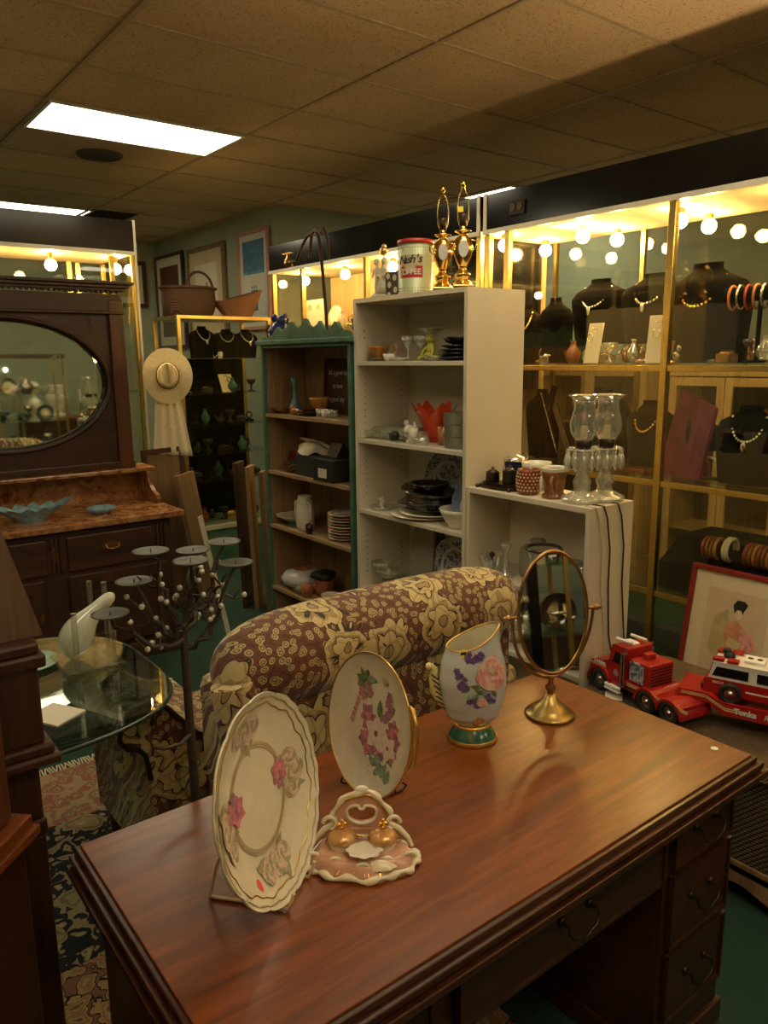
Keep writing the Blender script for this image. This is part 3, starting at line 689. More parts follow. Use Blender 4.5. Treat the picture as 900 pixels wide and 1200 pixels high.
for i, y in enumerate((3.60, 3.82, 4.02, 4.24, 4.42)):
    o = trinket((5.40, y, 1.65), i*3+1, 'on top of the tall pale cabinet beyond the case', 'ornaments on the pale cabinet'); o.scale = (2.6,)*3
for i, y in enumerate((1.6, 1.85, 2.1, 2.55, 2.8, 3.05)):
    o = trinket((5.40, y, 1.59), i*2+2, 'on top of the oak cabinets at the far right', 'ornaments on the oak cabinets'); o.scale = (2.4,)*3
# ---------------------------------------------------------------- pictures on the green wall
def picture(label, loc, w_, h_, rz, frame, mat, art, artfn=None, lean=0., fw=.035, mw=.07):
    t = thing('framed_picture', label, 'framed picture', loc, rot=(-lean, 0, rz))
    G().ring([(-w_/2, 0), (w_/2, 0), (w_/2, h_), (-w_/2, h_)], [(-w_/2+fw, fw), (w_/2-fw, fw), (w_/2-fw, h_-fw), (-w_/2+fw, h_-fw)], -.02, .01, 'y').build('frame', frame, t, .003)
    G().box(-w_/2+fw, w_/2-fw, -.006, .0, fw, h_-fw).build('mat', mat, t)
    a = (-w_/2+fw+mw, w_/2-fw-mw, fw+mw, h_-fw-mw)
    s = G().box(a[0], a[1], -.008, -.006, a[2], a[3]).build('print', art, t)
    if artfn: artfn(t, a)
    return t
def skiers(t, a):
    G().box(a[0], a[1], -.0086, -.008, a[2]+(a[3]-a[2])*.62, a[3]).build('sky', 'sea_blue', t)
    G().box(a[0], a[1], -.0084, -.008, a[2], a[2]+(a[3]-a[2])*.58).build('snowfield', 'snow', t)
    for i in range(3):
        x = (a[0]+a[1])/2-.045+.045*i; g = G(); z = a[2]+(a[3]-a[2])*.12
        g.prism([(x-.024, z), (x+.024, z), (x+.018, z+.20), (x-.018, z+.20)], -.0092, -.0086, 'y'); g.prism(ellp(.012, .016, 14, (x, z+.225)), -.0092, -.0086, 'y'); g.build('painted_figure', 'sea_blue' if i != 1 else 'ink', t)
def blot(t, a):
    g = G(); cx, cz = (a[0]+a[1])/2, (a[2]+a[3])/2; random.seed(3)
    for i in range(7): g.prism(ellp(.03+.05*random.random(), .03+.08*random.random(), 14, (cx+random.uniform(-.09, .09), cz+random.uniform(-.12, .12))), -.0095-.0001*i, -.008, 'y')
    g.build('brush_strokes', 'wicker_dark', t)
def sketch(t, a):
    g = G(); cx, cz = (a[0]+a[1])/2, (a[2]+a[3])/2
    g.prism([(cx-.10, cz-.12), (cx+.09, cz-.14), (cx+.10, cz+.02), (cx+.02, cz+.12), (cx-.06, cz+.03)], -.0095, -.008, 'y'); g.build('brush_strokes', 'stone_base', t)
RW = -PI/2
picture('framed picture of three blue figures in snow on the green wall above the tilted basket', (3.845, 7.03, 2.00), .62, .95, RW, 'pink_frame', 'snow', 'sky_blue', skiers, mw=.06)
picture('pale sketch in a tan frame on the green wall, between the two baskets', (3.845, 8.12, 1.95), .92, .98, RW, 'tan_board', 'paper_warm', 'paper', sketch, fw=.05, mw=.14)
picture('brown abstract in a dark frame on the green wall, left of the tan-framed sketch', (3.845, 9.12, 1.85), .82, 1.10, RW, 'walnut_up', 'paper', 'wicker_tan', blot, fw=.04, mw=.10)
picture('small dark framed picture on the back wall beside the left case', (3.50, 9.58, 2.35), .46, .55, 0, 'walnut_up', 'paper', 'ochre_wash', None, fw=.05, mw=.08)
# ---------------------------------------------------------------- baskets on the tower
t = thing('wicker_basket', 'round dark wicker basket with hooped handle on top of the tower cabinet', 'basket', (2.70+.04, 6.14, 2.055))
g = G(); g.lathe([(.001, .002), (.185, .002), (.212, .05), (.226, .12), (.222, .19), (.222, .215), (.232, .222), (.225, .235), (.21, .215), (.19, .05), (.001, .02)], n=36, sy=.8).build('body', 'wicker_dark', t)
G().tube([(.23*math.cos(a), .18*math.sin(a), .228) for a in [j*PI/18 for j in range(36)]], .012, 8, closed=True).build('rim', 'wicker_dark', t)
G().tube([(.10+.12*math.cos(a), 0, .22+.145*math.sin(a)) for a in [j*PI/12 for j in range(13)]], .011, 8).build('handle', 'wicker_dark', t)
t = thing('wicker_basket', 'tan boat-shaped wicker basket lying tilted on the tower cabinet', 'basket', (3.16, 6.1, 2.058))
def fnb(u, v):
    a = 2*PI*u; r = .72+.28*min(1, v*1.15); L_ = .225*(.80+.20*v)*r; x = L_*math.cos(a); y = .13*r*math.sin(a); z = .015+.11*v+(.065*(x/.225+.6)*v if x > -.14 else 0)
    return (x, y, z)
g = G(); g.surf(fnb, 36, 10, cu=True); g.prism(ellp(.13, .09, 24), 0.0, .02); g.build('body', 'wicker_tan', t)
G().tube([fnb(j/30, 1) for j in range(30)], .009, 8, closed=True).build('rim', 'wicker_tan', t)
# hat and hanging cloth on the end of the left case
t = thing('straw_hat', 'cream cowboy hat hanging on the end of the left display case', 'hat', (1.935, 5.02, 1.60), rot=(PI/2-.1, 0, -.38))
t.location = (2.045, 4.985, 1.605)
def brim(u, v):
    a = 2*PI*u; r = .068+.096*v; x = r*math.cos(a)*.98; y = r*math.sin(a)*1.12
    return (x, y, .0+.035*v*(abs(math.cos(a))**3)-.006*v)
def crown(u, v):
    a = 2*PI*u; r = .070*(1-.22*v) if v < .6 else .0608*max(0., (1-v)/.4)**.6+.0001; x = r*math.cos(a); y = r*1.22*math.sin(a)
    h = .105*min(1, v/.6)+.006*max(0, v-.6); k = max(0, min(1, (v-.35)*3)); return (x*(1-.30*k*max(0, math.sin(a))**2), y, h-.055*k*math.exp(-(x/.017)**2)-.018*k*math.exp(-((abs(x)-.052)/.012)**2))
g = G(); g.surf(brim, 48, 8, cu=True); g.surf(crown, 48, 16, cu=True); g.build('felt', 'hat_straw', t, sub=1)
G().tube([(.0710*math.cos(a), .0860*math.sin(a), .008) for a in [j*PI/20 for j in range(40)]], .005, 6, closed=True).build('band', 'tan_board', t)
t = thing('linen_cloth', 'white linen cloth hanging in folds below the cowboy hat', 'cloth', (2.05, 5.03, 1.05))
def drape(u, v):
    x = -.07-.05*(1-v)+(.15+.13*(1-v))*u; return (x, .006*math.sin(u*22)*(1.1-v*.6)+.0, v*.48+.035*(1-u)*(1-v))
g = G(); g.surf(drape, 60, 14); g.build('cloth', 'linen', t); 
sol = bpy.data.objects[kids(t)[0].name].modifiers.new('solid', 'SOLIDIFY'); sol.thickness = .004
# ---------------------------------------------------------------- leaning boards between dresser and tower
def board(label, c, w_, h_, th, rz, lean, mat, name='leaning_board', roll=0., cat='board', edge=None):
    t = thing(name, label, cat, c, rot=(lean, roll, rz))
    G().box(-w_/2, w_/2, -th/2, th/2, 0, h_).build('panel', mat, t, .002)
    if edge: G().ring([(-w_/2-.004, -.004), (w_/2+.004, -.004), (w_/2+.004, h_+.004), (-w_/2-.004, h_+.004)], [(-w_/2+.03, .03), (w_/2-.03, .03), (w_/2-.03, h_-.03), (-w_/2+.03, h_-.03)], -th/2-.012, -th/2, 'y').build('frame', edge, t)
    return t
board('tall brown board leaning against the right end of the marble dresser', (2.02, 4.98, 0), .30, 1.12, .02, .1, -.06, 'tan_board', edge='walnut_up', roll=-.02)
board('grey-brown framed board leaning behind the tall brown board, white dot at its top', (2.15, 4.70, 0), .26, .98, .03, .75, -.16, 'tan_board')
board('narrow white strip leaning beside the dresser legs', (1.93, 3.98, 0), .04, .86, .008, .55, -.10, 'white_laminate', name='white_strip', roll=-.16)
board('dark framed picture standing edge-on beside the green shelf', (2.43, 4.72, 0), .17, 1.02, .035, .82, -.03, 'walnut_up', name='framed_picture', cat='framed picture')
board('gilt-edged frame standing edge-on beside the green shelf, in front of the dark one', (2.46, 4.62, 0), .14, 1.0, .03, .85, -.03, 'pine', name='framed_picture', cat='framed picture')
board('thin tan frame standing edge-on, closest to the green shelf side', (2.50, 4.52, 0), .12, .97, .03, .85, -.03, 'tan_board', name='framed_picture', cat='framed picture')
o = G().prism([(-.16, -.10), (.16, -.06), (.14, .16), (-.12, .12)], 0, .012).build('cardboard_sheet', 'paper_warm'); o.location = (2.35, 5.35, 0.0); tag(o, 'pale cardboard sheet lying on the green carpet before the tower cabinet', 'cardboard')

# ---------------------------------------------------------------- rug
g = G(); g.box(-2.2, 1.3, 1.0, 3.20, .001, .006)
t = tag(g.build('persian_rug', 'rug'), 'worn persian rug with navy field and pink border, left of the desk', 'rug')
g = G(); random.seed(8)
for i in range(191):
    x = -.9+.0115*i; g.obox((x, 3.225, .006), (.006, .055, .004), (0, 0, random.uniform(-.25, .25)))
g.build('fringe', 'mat_cream', t)

# ---------------------------------------------------------------- dresser with oval mirror and marble top
DL = (1.02, 4.5, 0); d = thing('mirrored_dresser', 'dark carved dresser with marble top and large oval mirror, at the left', 'dresser', DL)
g = W(DL); g.box(.36, 1.70, 4.24, 4.84, .10, .80); g.box(.34, 1.72, 4.22, 4.86, 0, .10); g.build('body', 'walnut', d, .006)
for x in (1.055, 1.635, .36):
    g = W(DL)
    for k in range(3): g.box(x-.028+.022*k, x-.016+.022*k, 4.226, 4.24, .58, .78)
    g.build('fluting', 'walnut_up', d)
for a, b in ((.42, 1.0), (1.11, 1.58)):
    dr = W(DL).box(a, b, 4.222, 4.24, .585, .775).build('drawer', 'walnut', d, .005)
    xc = (a+b)/2+(0.0 if b < 1.5 else .0)
    W(DL).prism([(xc+x*1.0, .70+z) for x, z in ellp(.055, .022, 24)], 4.214, 4.222, 'y').build('backplate', 'brass_old', dr)
    W(DL).tube([(xc-.035, 4.21, .705), (xc-.03, 4.20, .690), (xc, 4.195, .684), (xc+.03, 4.20, .690), (xc+.035, 4.21, .705)], .005, 8).build('pull', 'brass_old', dr)
for a, b in ((.42, .98), (1.10, 1.66)):
    dr = W(DL).ring([(a, .13), (b, .13), (b, .555), (a, .555)], [(a+.07, .20), (b-.07, .20), (b-.07, .49), (a+.07, .49)], 4.222, 4.24, 'y').build('door', 'walnut_up', d, .004)
    W(DL).box(a+.07, b-.07, 4.232, 4.24, .20, .49).build('panel', 'walnut', dr)
    W(DL).prism([(x, z) for x, z in ellp(.010, .026, 16, ((b-.03) if a < 1 else (a+.03), .36))], 4.216, 4.222, 'y').build('keyhole', 'brass_old', dr)
W(DL).prism([(x, z) for x, z in ellp(.016, .04, 16, (1.04, .69))], 4.232, 4.238, 'y').build('keyhole', 'brass_old', d)
# marble slab, splash-back, little shelf and brackets
W(DL).box(.27, 1.77, 4.19, 4.86, .815, .85).build('marble_top', 'marble', d, .006)
W(DL).box(.28, 1.76, 4.80, 4.83, .85, 1.035).build('splashback', 'marble', d)
W(DL).box(.29, 1.78, 4.62, 4.86, 1.035, 1.06).build('marble_shelf', 'marble', d, .006)
for x in (.31, 1.735):
    W(DL).prism([(4.80, .85), (4.80, 1.035), (4.63, 1.035), (4.62, .99), (4.60, .95), (4.55, .92), (4.50, .905), (4.48, .88), (4.50, .85)], x-.012, x+.012, 'x').build('bracket', 'marble', d)
# mirror back: frame board with an oval opening
MC = (.995, 1.575); a_, b_ = .56, .365
n_ = 96
outer = []; 
for i in range(n_):
    t_ = 2*PI*i/n_; cx, sx = math.cos(t_), math.sin(t_); s_ = min(.66/abs(cx) if abs(cx) > 1e-6 else 9, (.46 if sx > 0 else .515)/abs(sx) if abs(sx) > 1e-6 else 9); outer.append((MC[0]+cx*s_, MC[1]+sx*s_))
W(DL).ring(outer, ellp(a_, b_, n_, MC), 4.70, 4.74, 'y').build('mirror_frame', 'walnut', d)
g = W(DL)
g.ring(ellp(a_+.018, b_+.018, n_, MC), ellp(a_-.002, b_-.002, n_, MC), 4.690, 4.705, 'y', 0, True)
g.build('moulding', 'walnut', d)
mo = W(DL).prism(ellp(a_+.005, b_+.005, n_, MC), 4.716, 4.722, 'y').build('mirror', 'mirror_old', d)
g = W(DL)
def bev(u, v):
    q = 2*PI*u; s_ = 1-.055*v; return (MC[0]+a_*s_*math.cos(q), 4.716-.006*(v), MC[1]+b_*s_*math.sin(q))
g.surf(bev, 96, 2, cu=True); g.build('bevel', 'mirror_old', mo)
for x in (.365, 1.625):
    W(DL).box(x-.045, x+.045, 4.675, 4.76, 1.06, 2.06).build('column', 'redwood_up', d, .008)
for dx in (-.50, .50):
    for z in (1.93, 1.22): W(DL).cyl((MC[0]+dx, 4.69, z), (MC[0]+dx, 4.701, z), .026, .020, 18).build('rosette', 'walnut', d)
W(DL).box(.31, 1.68, 4.68, 4.78, 1.06, 1.10).build('rail', 'walnut', d, .004)
g = W(DL); g.box(.33, 1.66, 4.68, 4.78, 1.99, 2.09); g.box(.32, 1.67, 4.66, 4.79, 1.975, 1.99)
for q in range(45): g.box(.34+.0293*q, .352+.0293*q, 4.655, 4.68, 2.092, 2.106)
g.box(.31, 1.68, 4.65, 4.80, 2.106, 2.122); g.box(.29, 1.70, 4.63, 4.81, 2.122, 2.140); g.box(.27, 1.72, 4.61, 4.82, 2.140, 2.158); g.build('cornice', 'walnut', d, .003)
# blue glass dishes on the marble
t = thing('glass_bowl', 'blue opalescent fluted glass boat bowl on the marble top', 'bowl', (.985, 4.40, .85), .05)
def boat(u, v):
    q = 2*PI*u; w2 = 1+.10*math.cos(q*14)*v; e = .035*v*v*abs(math.cos(q))**6
    return ((.075+.105*v)*w2*math.cos(q)+.035*v*math.cos(q)**3, (.05+.05*v)*w2*math.sin(q), .012+.068*v**.8+e+.010*math.cos(q*14)*v)
g = G(); g.surf(boat, 84, 9, cu=True); g.prism(ellp(.058, .042, 24), 0, .014)
g.build('bowl', 'blue_glass', t)
t.scale = (1.0, 1.0, 1.0)
t = thing('glass_dish', 'small round blue glass dish beside the fluted boat bowl', 'dish', (1.36, 4.40, .85))
G().lathe([(.001, 0), (.05, 0), (.078, .022), (.086, .038), (.080, .038), (.05, .012), (.001, .009)], n=32, wob=lambda a, v: 1+.03*v*math.cos(a*16), sy=.8).build('bowl', 'blue_glass', t)

# ---------------------------------------------------------------- glass-top table
TL = (.18, 2.31, 0); t = thing('glass_table', 'glass-top coffee table with dark base in front of the dresser', 'table', TL)
W(TL).prism(ellp(.645, .45, 72, (.175, 2.31), 3.4), .750, .762, 'z', 0, True).build('glass_top', 'table_glass', t)
W(TL).tube([(x, y, .756) for x, y in ellp(.646, .451, 72, (.175, 2.31), 3.4)], .0062, 8, closed=True).build('glass_rim', 'glass_edge', t)
g = W(TL)
g.lathe([(.16, .012), (.15, .05), (.06, .09), (.045, .30), (.07, .36), (.05, .42), (.05, .66), (.12, .72), (.16, .748), (.001, .749)], (.16, 2.45, 0), 32); g.build('pedestal', 'walnut_up', t)
# white gourd figure on an acrylic rack
t = thing('gourd_figure', 'glossy white long-necked gourd leaning on a clear rack on the glass table', 'ornament', (.645, 2.42, .78), rot=(0, 0, -.2))
path = [(-.062, 0, .022), (-.055, 0, .050), (-.042, 0, .080), (-.02, 0, .115), (.005, 0, .145), (.035, 0, .172), (.062, 0, .195), (.085, 0, .212), (.098, 0, .222)]
rad = [.036, .056, .064, .056, .040, .028, .026, .025, .015]
g = G(); g.tube([(-.064, 0, .004)]+path+[(.102, 0, .226)], [.010]+rad+[.004], 28); g.build('body', 'milk_glass', t, sub=1); t.scale = (.86,)*3; t.location = (.672, 2.415, .779)
t = thing('acrylic_rack', 'clear acrylic rack with upright rods under the white gourd', 'rack', (.66, 2.40, .762))
g = G(); g.box(-.09, .09, -.10, .10, 0, .016).build('base', 'acrylic', t, .004)
for x, y in ((-.055, -.09), (.06, -.085), (.085, .05), (.05, .09)):
    G().cyl((x, y, .016), (x, y, .20+.04*(y > 0)), .009, .009, 14).build('rod', 'acrylic', t)
o = lathe_item('plate', 'pale green glass plate lying on the glass table behind the pedestal', 'plate', [(.001, 0), (.05, 0), (.10, .012), (.098, .014), (.05, .004), (.001, .004)], 'leaf_teal', (.50, 2.50, .762))
o = G(); o.box(-.05, .05, -.06, .06, 0, .004); o = o.build('reflection_card', 'paper'); o.location = (.475, 2.08, .762); o.rotation_euler = (0, 0, .5); tag(o, 'white card standing in for a ceiling light reflection on the near side of the glass table', 'painted reflection')  # flat white card in place of the ceiling light's reflection in the glass

# ---------------------------------------------------------------- left foreground: hutch corner and dark pedestal
HL = (.0, 1.75, 0); az = math.atan2(.71, .705)
t = thing('china_hutch', 'reddish wooden hutch with beaded moulding, cut off by the left edge', 'hutch', (.282, 1.505, -.0), az)
# local x runs back along the face towards the corner (0), local y into the cabinet
G().box(-1.3, 0, .02, .45, 0, .78).build('base', 'mahogany_dark', t, .006)
g = G(); g.box(-1.3, .018, -.005, .47, .78, .80); g.box(-1.3, .010, .005, .46, .80, .825); g.build('moulding', 'mahogany', t, .003)
g = G()
for i in range(60): g.ell((-.012-.018*i, .012, .772), .005, 6, 4)
g.build('beading', 'brass_old', t)
d_ = G().ring([(-.60, .83), (-.015, .83), (-.015, 2.0), (-.60, 2.0)], [(-.53, .90), (-.085, .90), (-.085, 1.93), (-.53, 1.93)], .03, .055, 'y').build('door', 'redwood_up', t, .004)
G().box(-.53, -.085, .04, .044, .90, 1.93).build('pane', 'smoke', d_)
G().box(-1.3, -.61, .03, .055, .83, 2.0).build('side_door', 'mahogany', t, .004)
G().box(-1.3, -.005, .055, .44, .825, .835).box(-.025, -.005, .055, .44, .83, 2.0).box(-1.3, -.005, .42, .44, .83, 2.0).box(-1.3, 0, .03, .45, 2.0, 2.08).build('carcass', 'mahogany_dark', t)
G().prism([(-.42, .10), (-.10, .10), (-.10, .55), (-.15, .62), (-.26, .66), (-.37, .62), (-.42, .55)], .006, .02, 'y').build('arched_panel', 'mahogany_dark', t, .006)
t = thing('plant_stand', 'dark stepped wooden pedestal beside the glass table at the left edge', 'pedestal', (.295, 1.80, 0))
g = G()
for z0, z1, r in ((0, .06, .07), (.06, .66, .045), (.66, .70, .05), (.70, .84, .045), (.84, .862, .085), (.862, .885, .075), (.885, 1.06, .06), (1.06, 1.09, .075), (1.09, 1.115, .065)): g.box(-r, r, -r, r, z0, z1)
g.build('column', 'walnut_up', t, .006)
t.location = (.30, 1.745, 0)
o = G().prism([(-.08, 0), (.085, 0), (.02, .26), (-.02, .30)], -.02, .02, 'y').build('wooden_wedge', 'tan_board', bevel=.004); o.location = (.30, 1.745, 1.115); tag(o, 'tan wooden wedge standing on the dark pedestal at the left edge', 'wedge')

# ---------------------------------------------------------------- settee with paisley upholstery
SL = (1.2, 1.9, 0); s = thing('settee', 'paisley settee with high rolled back, standing behind the desk', 'settee', SL)
g = W(SL)
# outside back, slightly padded
def back(u, v):
    x = .90+.94*u; z = .16+.70*v; return (x, 1.695-.012*math.sin(PI*u)*math.sin(PI*v), z)
g.surf(back, 24, 14); g.box(.90, 1.84, 1.70, 1.82, .14, .86); g.build('outside_back', 'paisley', s)
# rolled top
def rolltop(u, v):
    x0, x1 = .80, 1.92; q = 2*PI*v
    e = min(1., (1-abs(2*u-1)**7)**.5+.001) if 0 < u < 1 else .001
    x = x0+(x1-x0)*u; arch = .012*math.sin(PI*u)-.055*max(0, .22-u)**1*4*(max(0, .22-u))
    return (x, 1.775+.135*e*math.cos(q), .885+arch+.130*e*math.sin(q))
W(SL).surf(rolltop, 60, 40, cv=True).build('back_roll', 'paisley', s)
# round end panel of the roll and the front arm column at the left
W(SL).tube([(.86, 1.70, .14), (.86, 1.70, .5), (.845, 1.70, .74), (.83, 1.72, .88)], [.062, .064, .066, .060], 20).build('back_post', 'paisley', s)
g = W(SL)
for i in range(18):
    q = i/17; g.ell((.905+.010*math.sin(q*9), 1.660+.004*math.sin(q*5), .50+.36*q), .005, 6, 4)
g.build('nail_trim', 'bronze_dark', s)
W(SL).box(.86, 1.86, 1.80, 2.05, .30, .80).build('inside_back', 'paisley', s, .05)
W(SL).box(.78, 1.90, 1.80, 2.60, .14, .40).build('seat_frame', 'paisley', s, .03)
W(SL).box(.80, 1.88, 1.98, 2.52, .40, .53).build('seat_cushion', 'paisley', s, .05)
# low scroll arm at the left
pf = [(1.02, .54), (.92, .56), (.86, .60), (.81, .66), (.77, .71), (.72, .735), (.67, .725), (.635, .69), (.63, .645), (.65, .615), (.68, .605), (.70, .58), (.71, .50), (.72, .14), (1.02, .14)]
W(SL).prism(pf, 2.05, 2.62, 'y').build('scroll_arm', 'paisley', s, .02)
g = W(SL); g.tube([(x, 2.046, z) for x, z in pf[:13]], .008, 8); g.build('piping', 'bronze_dark', s)
W(SL).box(1.76, 1.92, 1.70, 2.45, .14, .66).build('right_arm', 'paisley', s, .05)
for x, y in ((.90, 1.75), (1.86, 1.75), (.76, 2.55), (1.86, 2.4)): W(SL).cyl((x, y, 0.0), (x, y, .15), .022, .034, 14).build('leg', 'walnut', s)

# ---------------------------------------------------------------- branch candle stand with bead buds
CL = (.635, 1.535, 0); t = thing('candle_tree', 'dark iron branch candelabrum with seven small plates, standing behind the desk', 'candelabrum', CL)
W(CL).lathe([(.001, 0), (.048, 0), (.044, .012), (.012, .02), (.011, .04)], (.635, 1.525, 0), 20).build('base', 'iron', t)
W(CL).tube([(.635, 1.525, .02), (.633, 1.53, .5), (.630, 1.535, .9), (.630, 1.54, 1.12)], [.012, .011, .010, .009], 10).build('trunk', 'iron', t)
random.seed(21)
hub = Vector((.630, 1.54, 1.11))
plates = [(.570, 1.54, 1.304), (.640, 1.50, 1.279), (.690, 1.60, 1.275), (.757, 1.58, 1.288), (.745, 1.50, 1.257), (.530, 1.54, 1.246), (.470, 1.52, 1.193)]
def limb(a, b, r0, r1, sag, wig=.012, n=8):
    pts = []
    for i in range(n+1):
        f = i/n; p = Vector(a).lerp(Vector(b), f); p.z -= sag*math.sin(PI*f)*(1-f*.3)
        if 0 < i < n: p += Vector((random.uniform(-wig, wig), random.uniform(-wig, wig), random.uniform(-wig, wig)))
        pts.append(p)
    return pts, [r0+(r1-r0)*i/n for i in range(n+1)]
beads = []
for i, pl in enumerate(plates):
    start = hub+Vector((0, 0, (-.02, .02, .0, .01, -.03, .0, -.01)[i]))
    pts, rr = limb(start, (pl[0], pl[1], pl[2]-.002), .0085, .0035, .045 if abs(pl[0]-.63) > .08 else .012)
    g = W(CL); g.tube(pts, rr, 8)
    for j in (2, 4, 5, 6):
        p = pts[j]; out = Vector((random.uniform(-1, 1)*.5+(pl[0]-.63)*4, random.uniform(-.6, .6), random.uniform(-.2, .9))).normalized()
        e = p+out*random.uniform(.035, .07); q, r2 = limb(p, e, .0042, .0016, .004, .005, 4); g.tube(q, r2, 6); beads.append(e); beads.append(q[2]+Vector((0, -.006, .004)))
        e2 = q[2]+Vector((random.uniform(-.03, .03), random.uniform(-.02, .02), .025)); g.tube([q[2], e2], [.003, .0014], 6); beads.append(e2)
    g.build('branch', 'iron', t)
    pg = W(CL); pg.lathe([(.001, 0), (.030, .001), (.038, .005), (.038, .007), (.030, .004), (.001, .003)], pl, 28); pl_o = pg.build('candle_plate', 'candle_plate', t)
    W(CL).cyl((pl[0], pl[1], pl[2]+.003), (pl[0], pl[1], pl[2]+.013), .0018, .0004, 8).build('spike', 'iron', pl_o)
random.shuffle(beads)
for b in beads[:40]: W(CL).ell(tuple(b), .0062, 10, 7).build('bead', 'bead_glass', t)
tw = W(CL); tw.tube([(.63, 1.53, .88), (.60, 1.52, .868), (.56, 1.515, .872), (.535, 1.515, .885), (.53, 1.515, .905)], [.005, .0045, .004, .003, .002], 8).build('twig', 'iron', t)
# ---------------------------------------------------------------- tall white bookcase
BX, BD = 2.24, .34
def bookcase(name, label, x0, x1, y0, y1, zt, shelves, mat, t_=.020, holes=True, back='white_laminate', smat=None):
    loc = ((x0+x1)/2, (y0+y1)/2, 0); c = thing(name, label, 'bookcase', loc)
    for y, sgn in ((y0, 1), (y1-t_, -1)):
        g = W(loc); g.box(x0, x1, y, y+t_, 0, zt, 0)
        if holes:
            yi = y+t_ if sgn > 0 else y
            for xx in (x0+.05, x1-.06):
                z = .30
                while z < zt-.12:
                    if min(abs(z-s) for s in shelves) > .05 and (z % .42) > .10: g.cyl((xx, yi-.0005*sgn, z), (xx, yi+.0006*sgn, z), .0035, .0035, 8, 1)
                    z += .032
        g.build('side_panel', [mat, 'hole_dark'], c)
    W(loc).box(x0, x1, y0+t_, y1-t_, zt-t_, zt).build('top', mat, c)
    W(loc).box(x1-.008, x1, y0+t_, y1-t_, .08, zt-t_).build('back_panel', back, c)
    W(loc).box(x0+.02, x0+.035, y0+t_, y1-t_, 0, .08).build('kickboard', mat, c)
    for z in shelves: W(loc).box(x0+.004, x1-.009, y0+t_+.001, y1-t_-.001, z-.02, z).build('shelf', smat or mat, c, .0015)
    return c
BS = (1.690, 1.312, .957, .545, .10)
bookcase('bookcase', 'tall white bookcase with pin-holed sides, full of glass and china', 2.24, 2.58, 2.33, 3.125, 1.985, BS, 'white_laminate')
LS = (.800, .510, .10)
bookcase('low_bookcase', 'low white bookcase topped with two glass hurricane lamps, right of the tall one', 2.24, 2.50, 1.685, 2.325, 1.165, LS, 'white_laminate', holes=False)
# cords down the side
for i, (x, lab, m_) in enumerate(((2.345, 'black lamp cord hanging down the white side of the low bookcase, nearer the front', 'cord_black'), (2.43, 'black lamp cord hanging down the low bookcase side, nearer the glass case', 'cord_black'), (2.30, 'white lamp cord hanging down the side of the low bookcase', 'cord_white'))):
    pts = [(x-.05, 1.72, 1.171), (x-.03, 1.682, 1.166), (x-.015, 1.676, 1.12), (x+.01, 1.677, 1.0), (x+.012, 1.678, .85), (x+.025+.01*i, 1.675, .66), (x+.06, 1.675, .55-.1*i)]
    tag(G().tube(pts, .003, 6).build('power_cord', m_), lab, 'cord')

# -------- green painted shelf
GL = (2.38, 3.61, 0); GS = (1.392, 1.056, .728, .337)
c = bookcase('painted_bookcase', 'green painted bookcase with scalloped crest and pine shelves', 2.24, 2.54, 3.16, 4.06, 1.79, GS+(.06,), 'green_paint', .022, False, 'pine', 'pine_shelf')
L_ = c.location
W(L_).box(2.22, 2.55, 3.13, 4.09, 1.785, 1.81).build('cornice', 'green_paint', c, .004)
# inner faces of the sides are bare pine
for y in (3.1825, 4.0335): W(L_).box(2.262, 2.53, y, y+.004, .08, 1.768).build('lining', 'pine', c)
cr = [(3.16, 1.81), (3.17, 1.835), (3.20, 1.845), (3.235, 1.842), (3.26, 1.862), (3.27, 1.885), (3.30, 1.890), (3.32, 1.870), (3.35, 1.848), (3.39, 1.850), (3.415, 1.875), (3.44, 1.90), (3.46, 1.882), (3.50, 1.865), (3.54, 1.880), (3.565, 1.912), (3.585, 1.918), (3.61, 1.885), (3.65, 1.868), (3.69, 1.880), (3.715, 1.905), (3.75, 1.900), (3.77, 1.872), (3.81, 1.856), (3.85, 1.87), (3.87, 1.885), (3.90, 1.868), (3.93, 1.84), (3.98, 1.832), (4.05, 1.825), (4.06, 1.81)]
g = W(L_); g.prism(cr, 2.245, 2.262, 'x'); g.build('crest', 'green_paint', c, .003)

# -------- items: helpers
def bowl(label, loc, r, h, mat, group=None, rot=None, wob=None, cat='bowl', foot=.45):
    return lathe_item('bowl', label, cat, [(.001, 0), (r*foot, 0), (r*foot, .006), (r*.75, h*.35), (r*.95, h*.8), (r, h), (r*.96, h), (r*.88, h*.75), (r*.6, h*.3), (.001, .012)], mat, loc, group, 28, rot, wob=wob)
def plate(label, loc, r, mat, group=None, rot=None, cat='plate', h=.014, sy=1.):
    return lathe_item('plate', label, cat, [(.001, 0), (r*.55, 0), (r*.62, .003), (r, h), (r, h+.003), (r*.62, .006), (.001, .004)], mat, loc, group, 32, rot, sy=sy)
def goblet(label, loc, h, r, mat, group=None):
    return lathe_item('goblet', label, 'glass', [(.001, 0), (r*.8, 0), (r*.75, .004), (.006, .010), (.005, h*.45), (r*.5, h*.55), (r*.95, h*.75), (r, h), (r*.95, h), (r*.88, h*.75), (.001, h*.56)], mat, loc, group, 18)
def tumbler(label, loc, h, r, mat, group=None, name='tumbler'):
    return lathe_item(name, label, 'glass', [(.001, 0), (r*.8, 0), (r, h), (r*.93, h), (r*.74, .008), (.001, .008)], mat, loc, group, 20, wob=lambda a, v: 1+.03*math.cos(a*8))
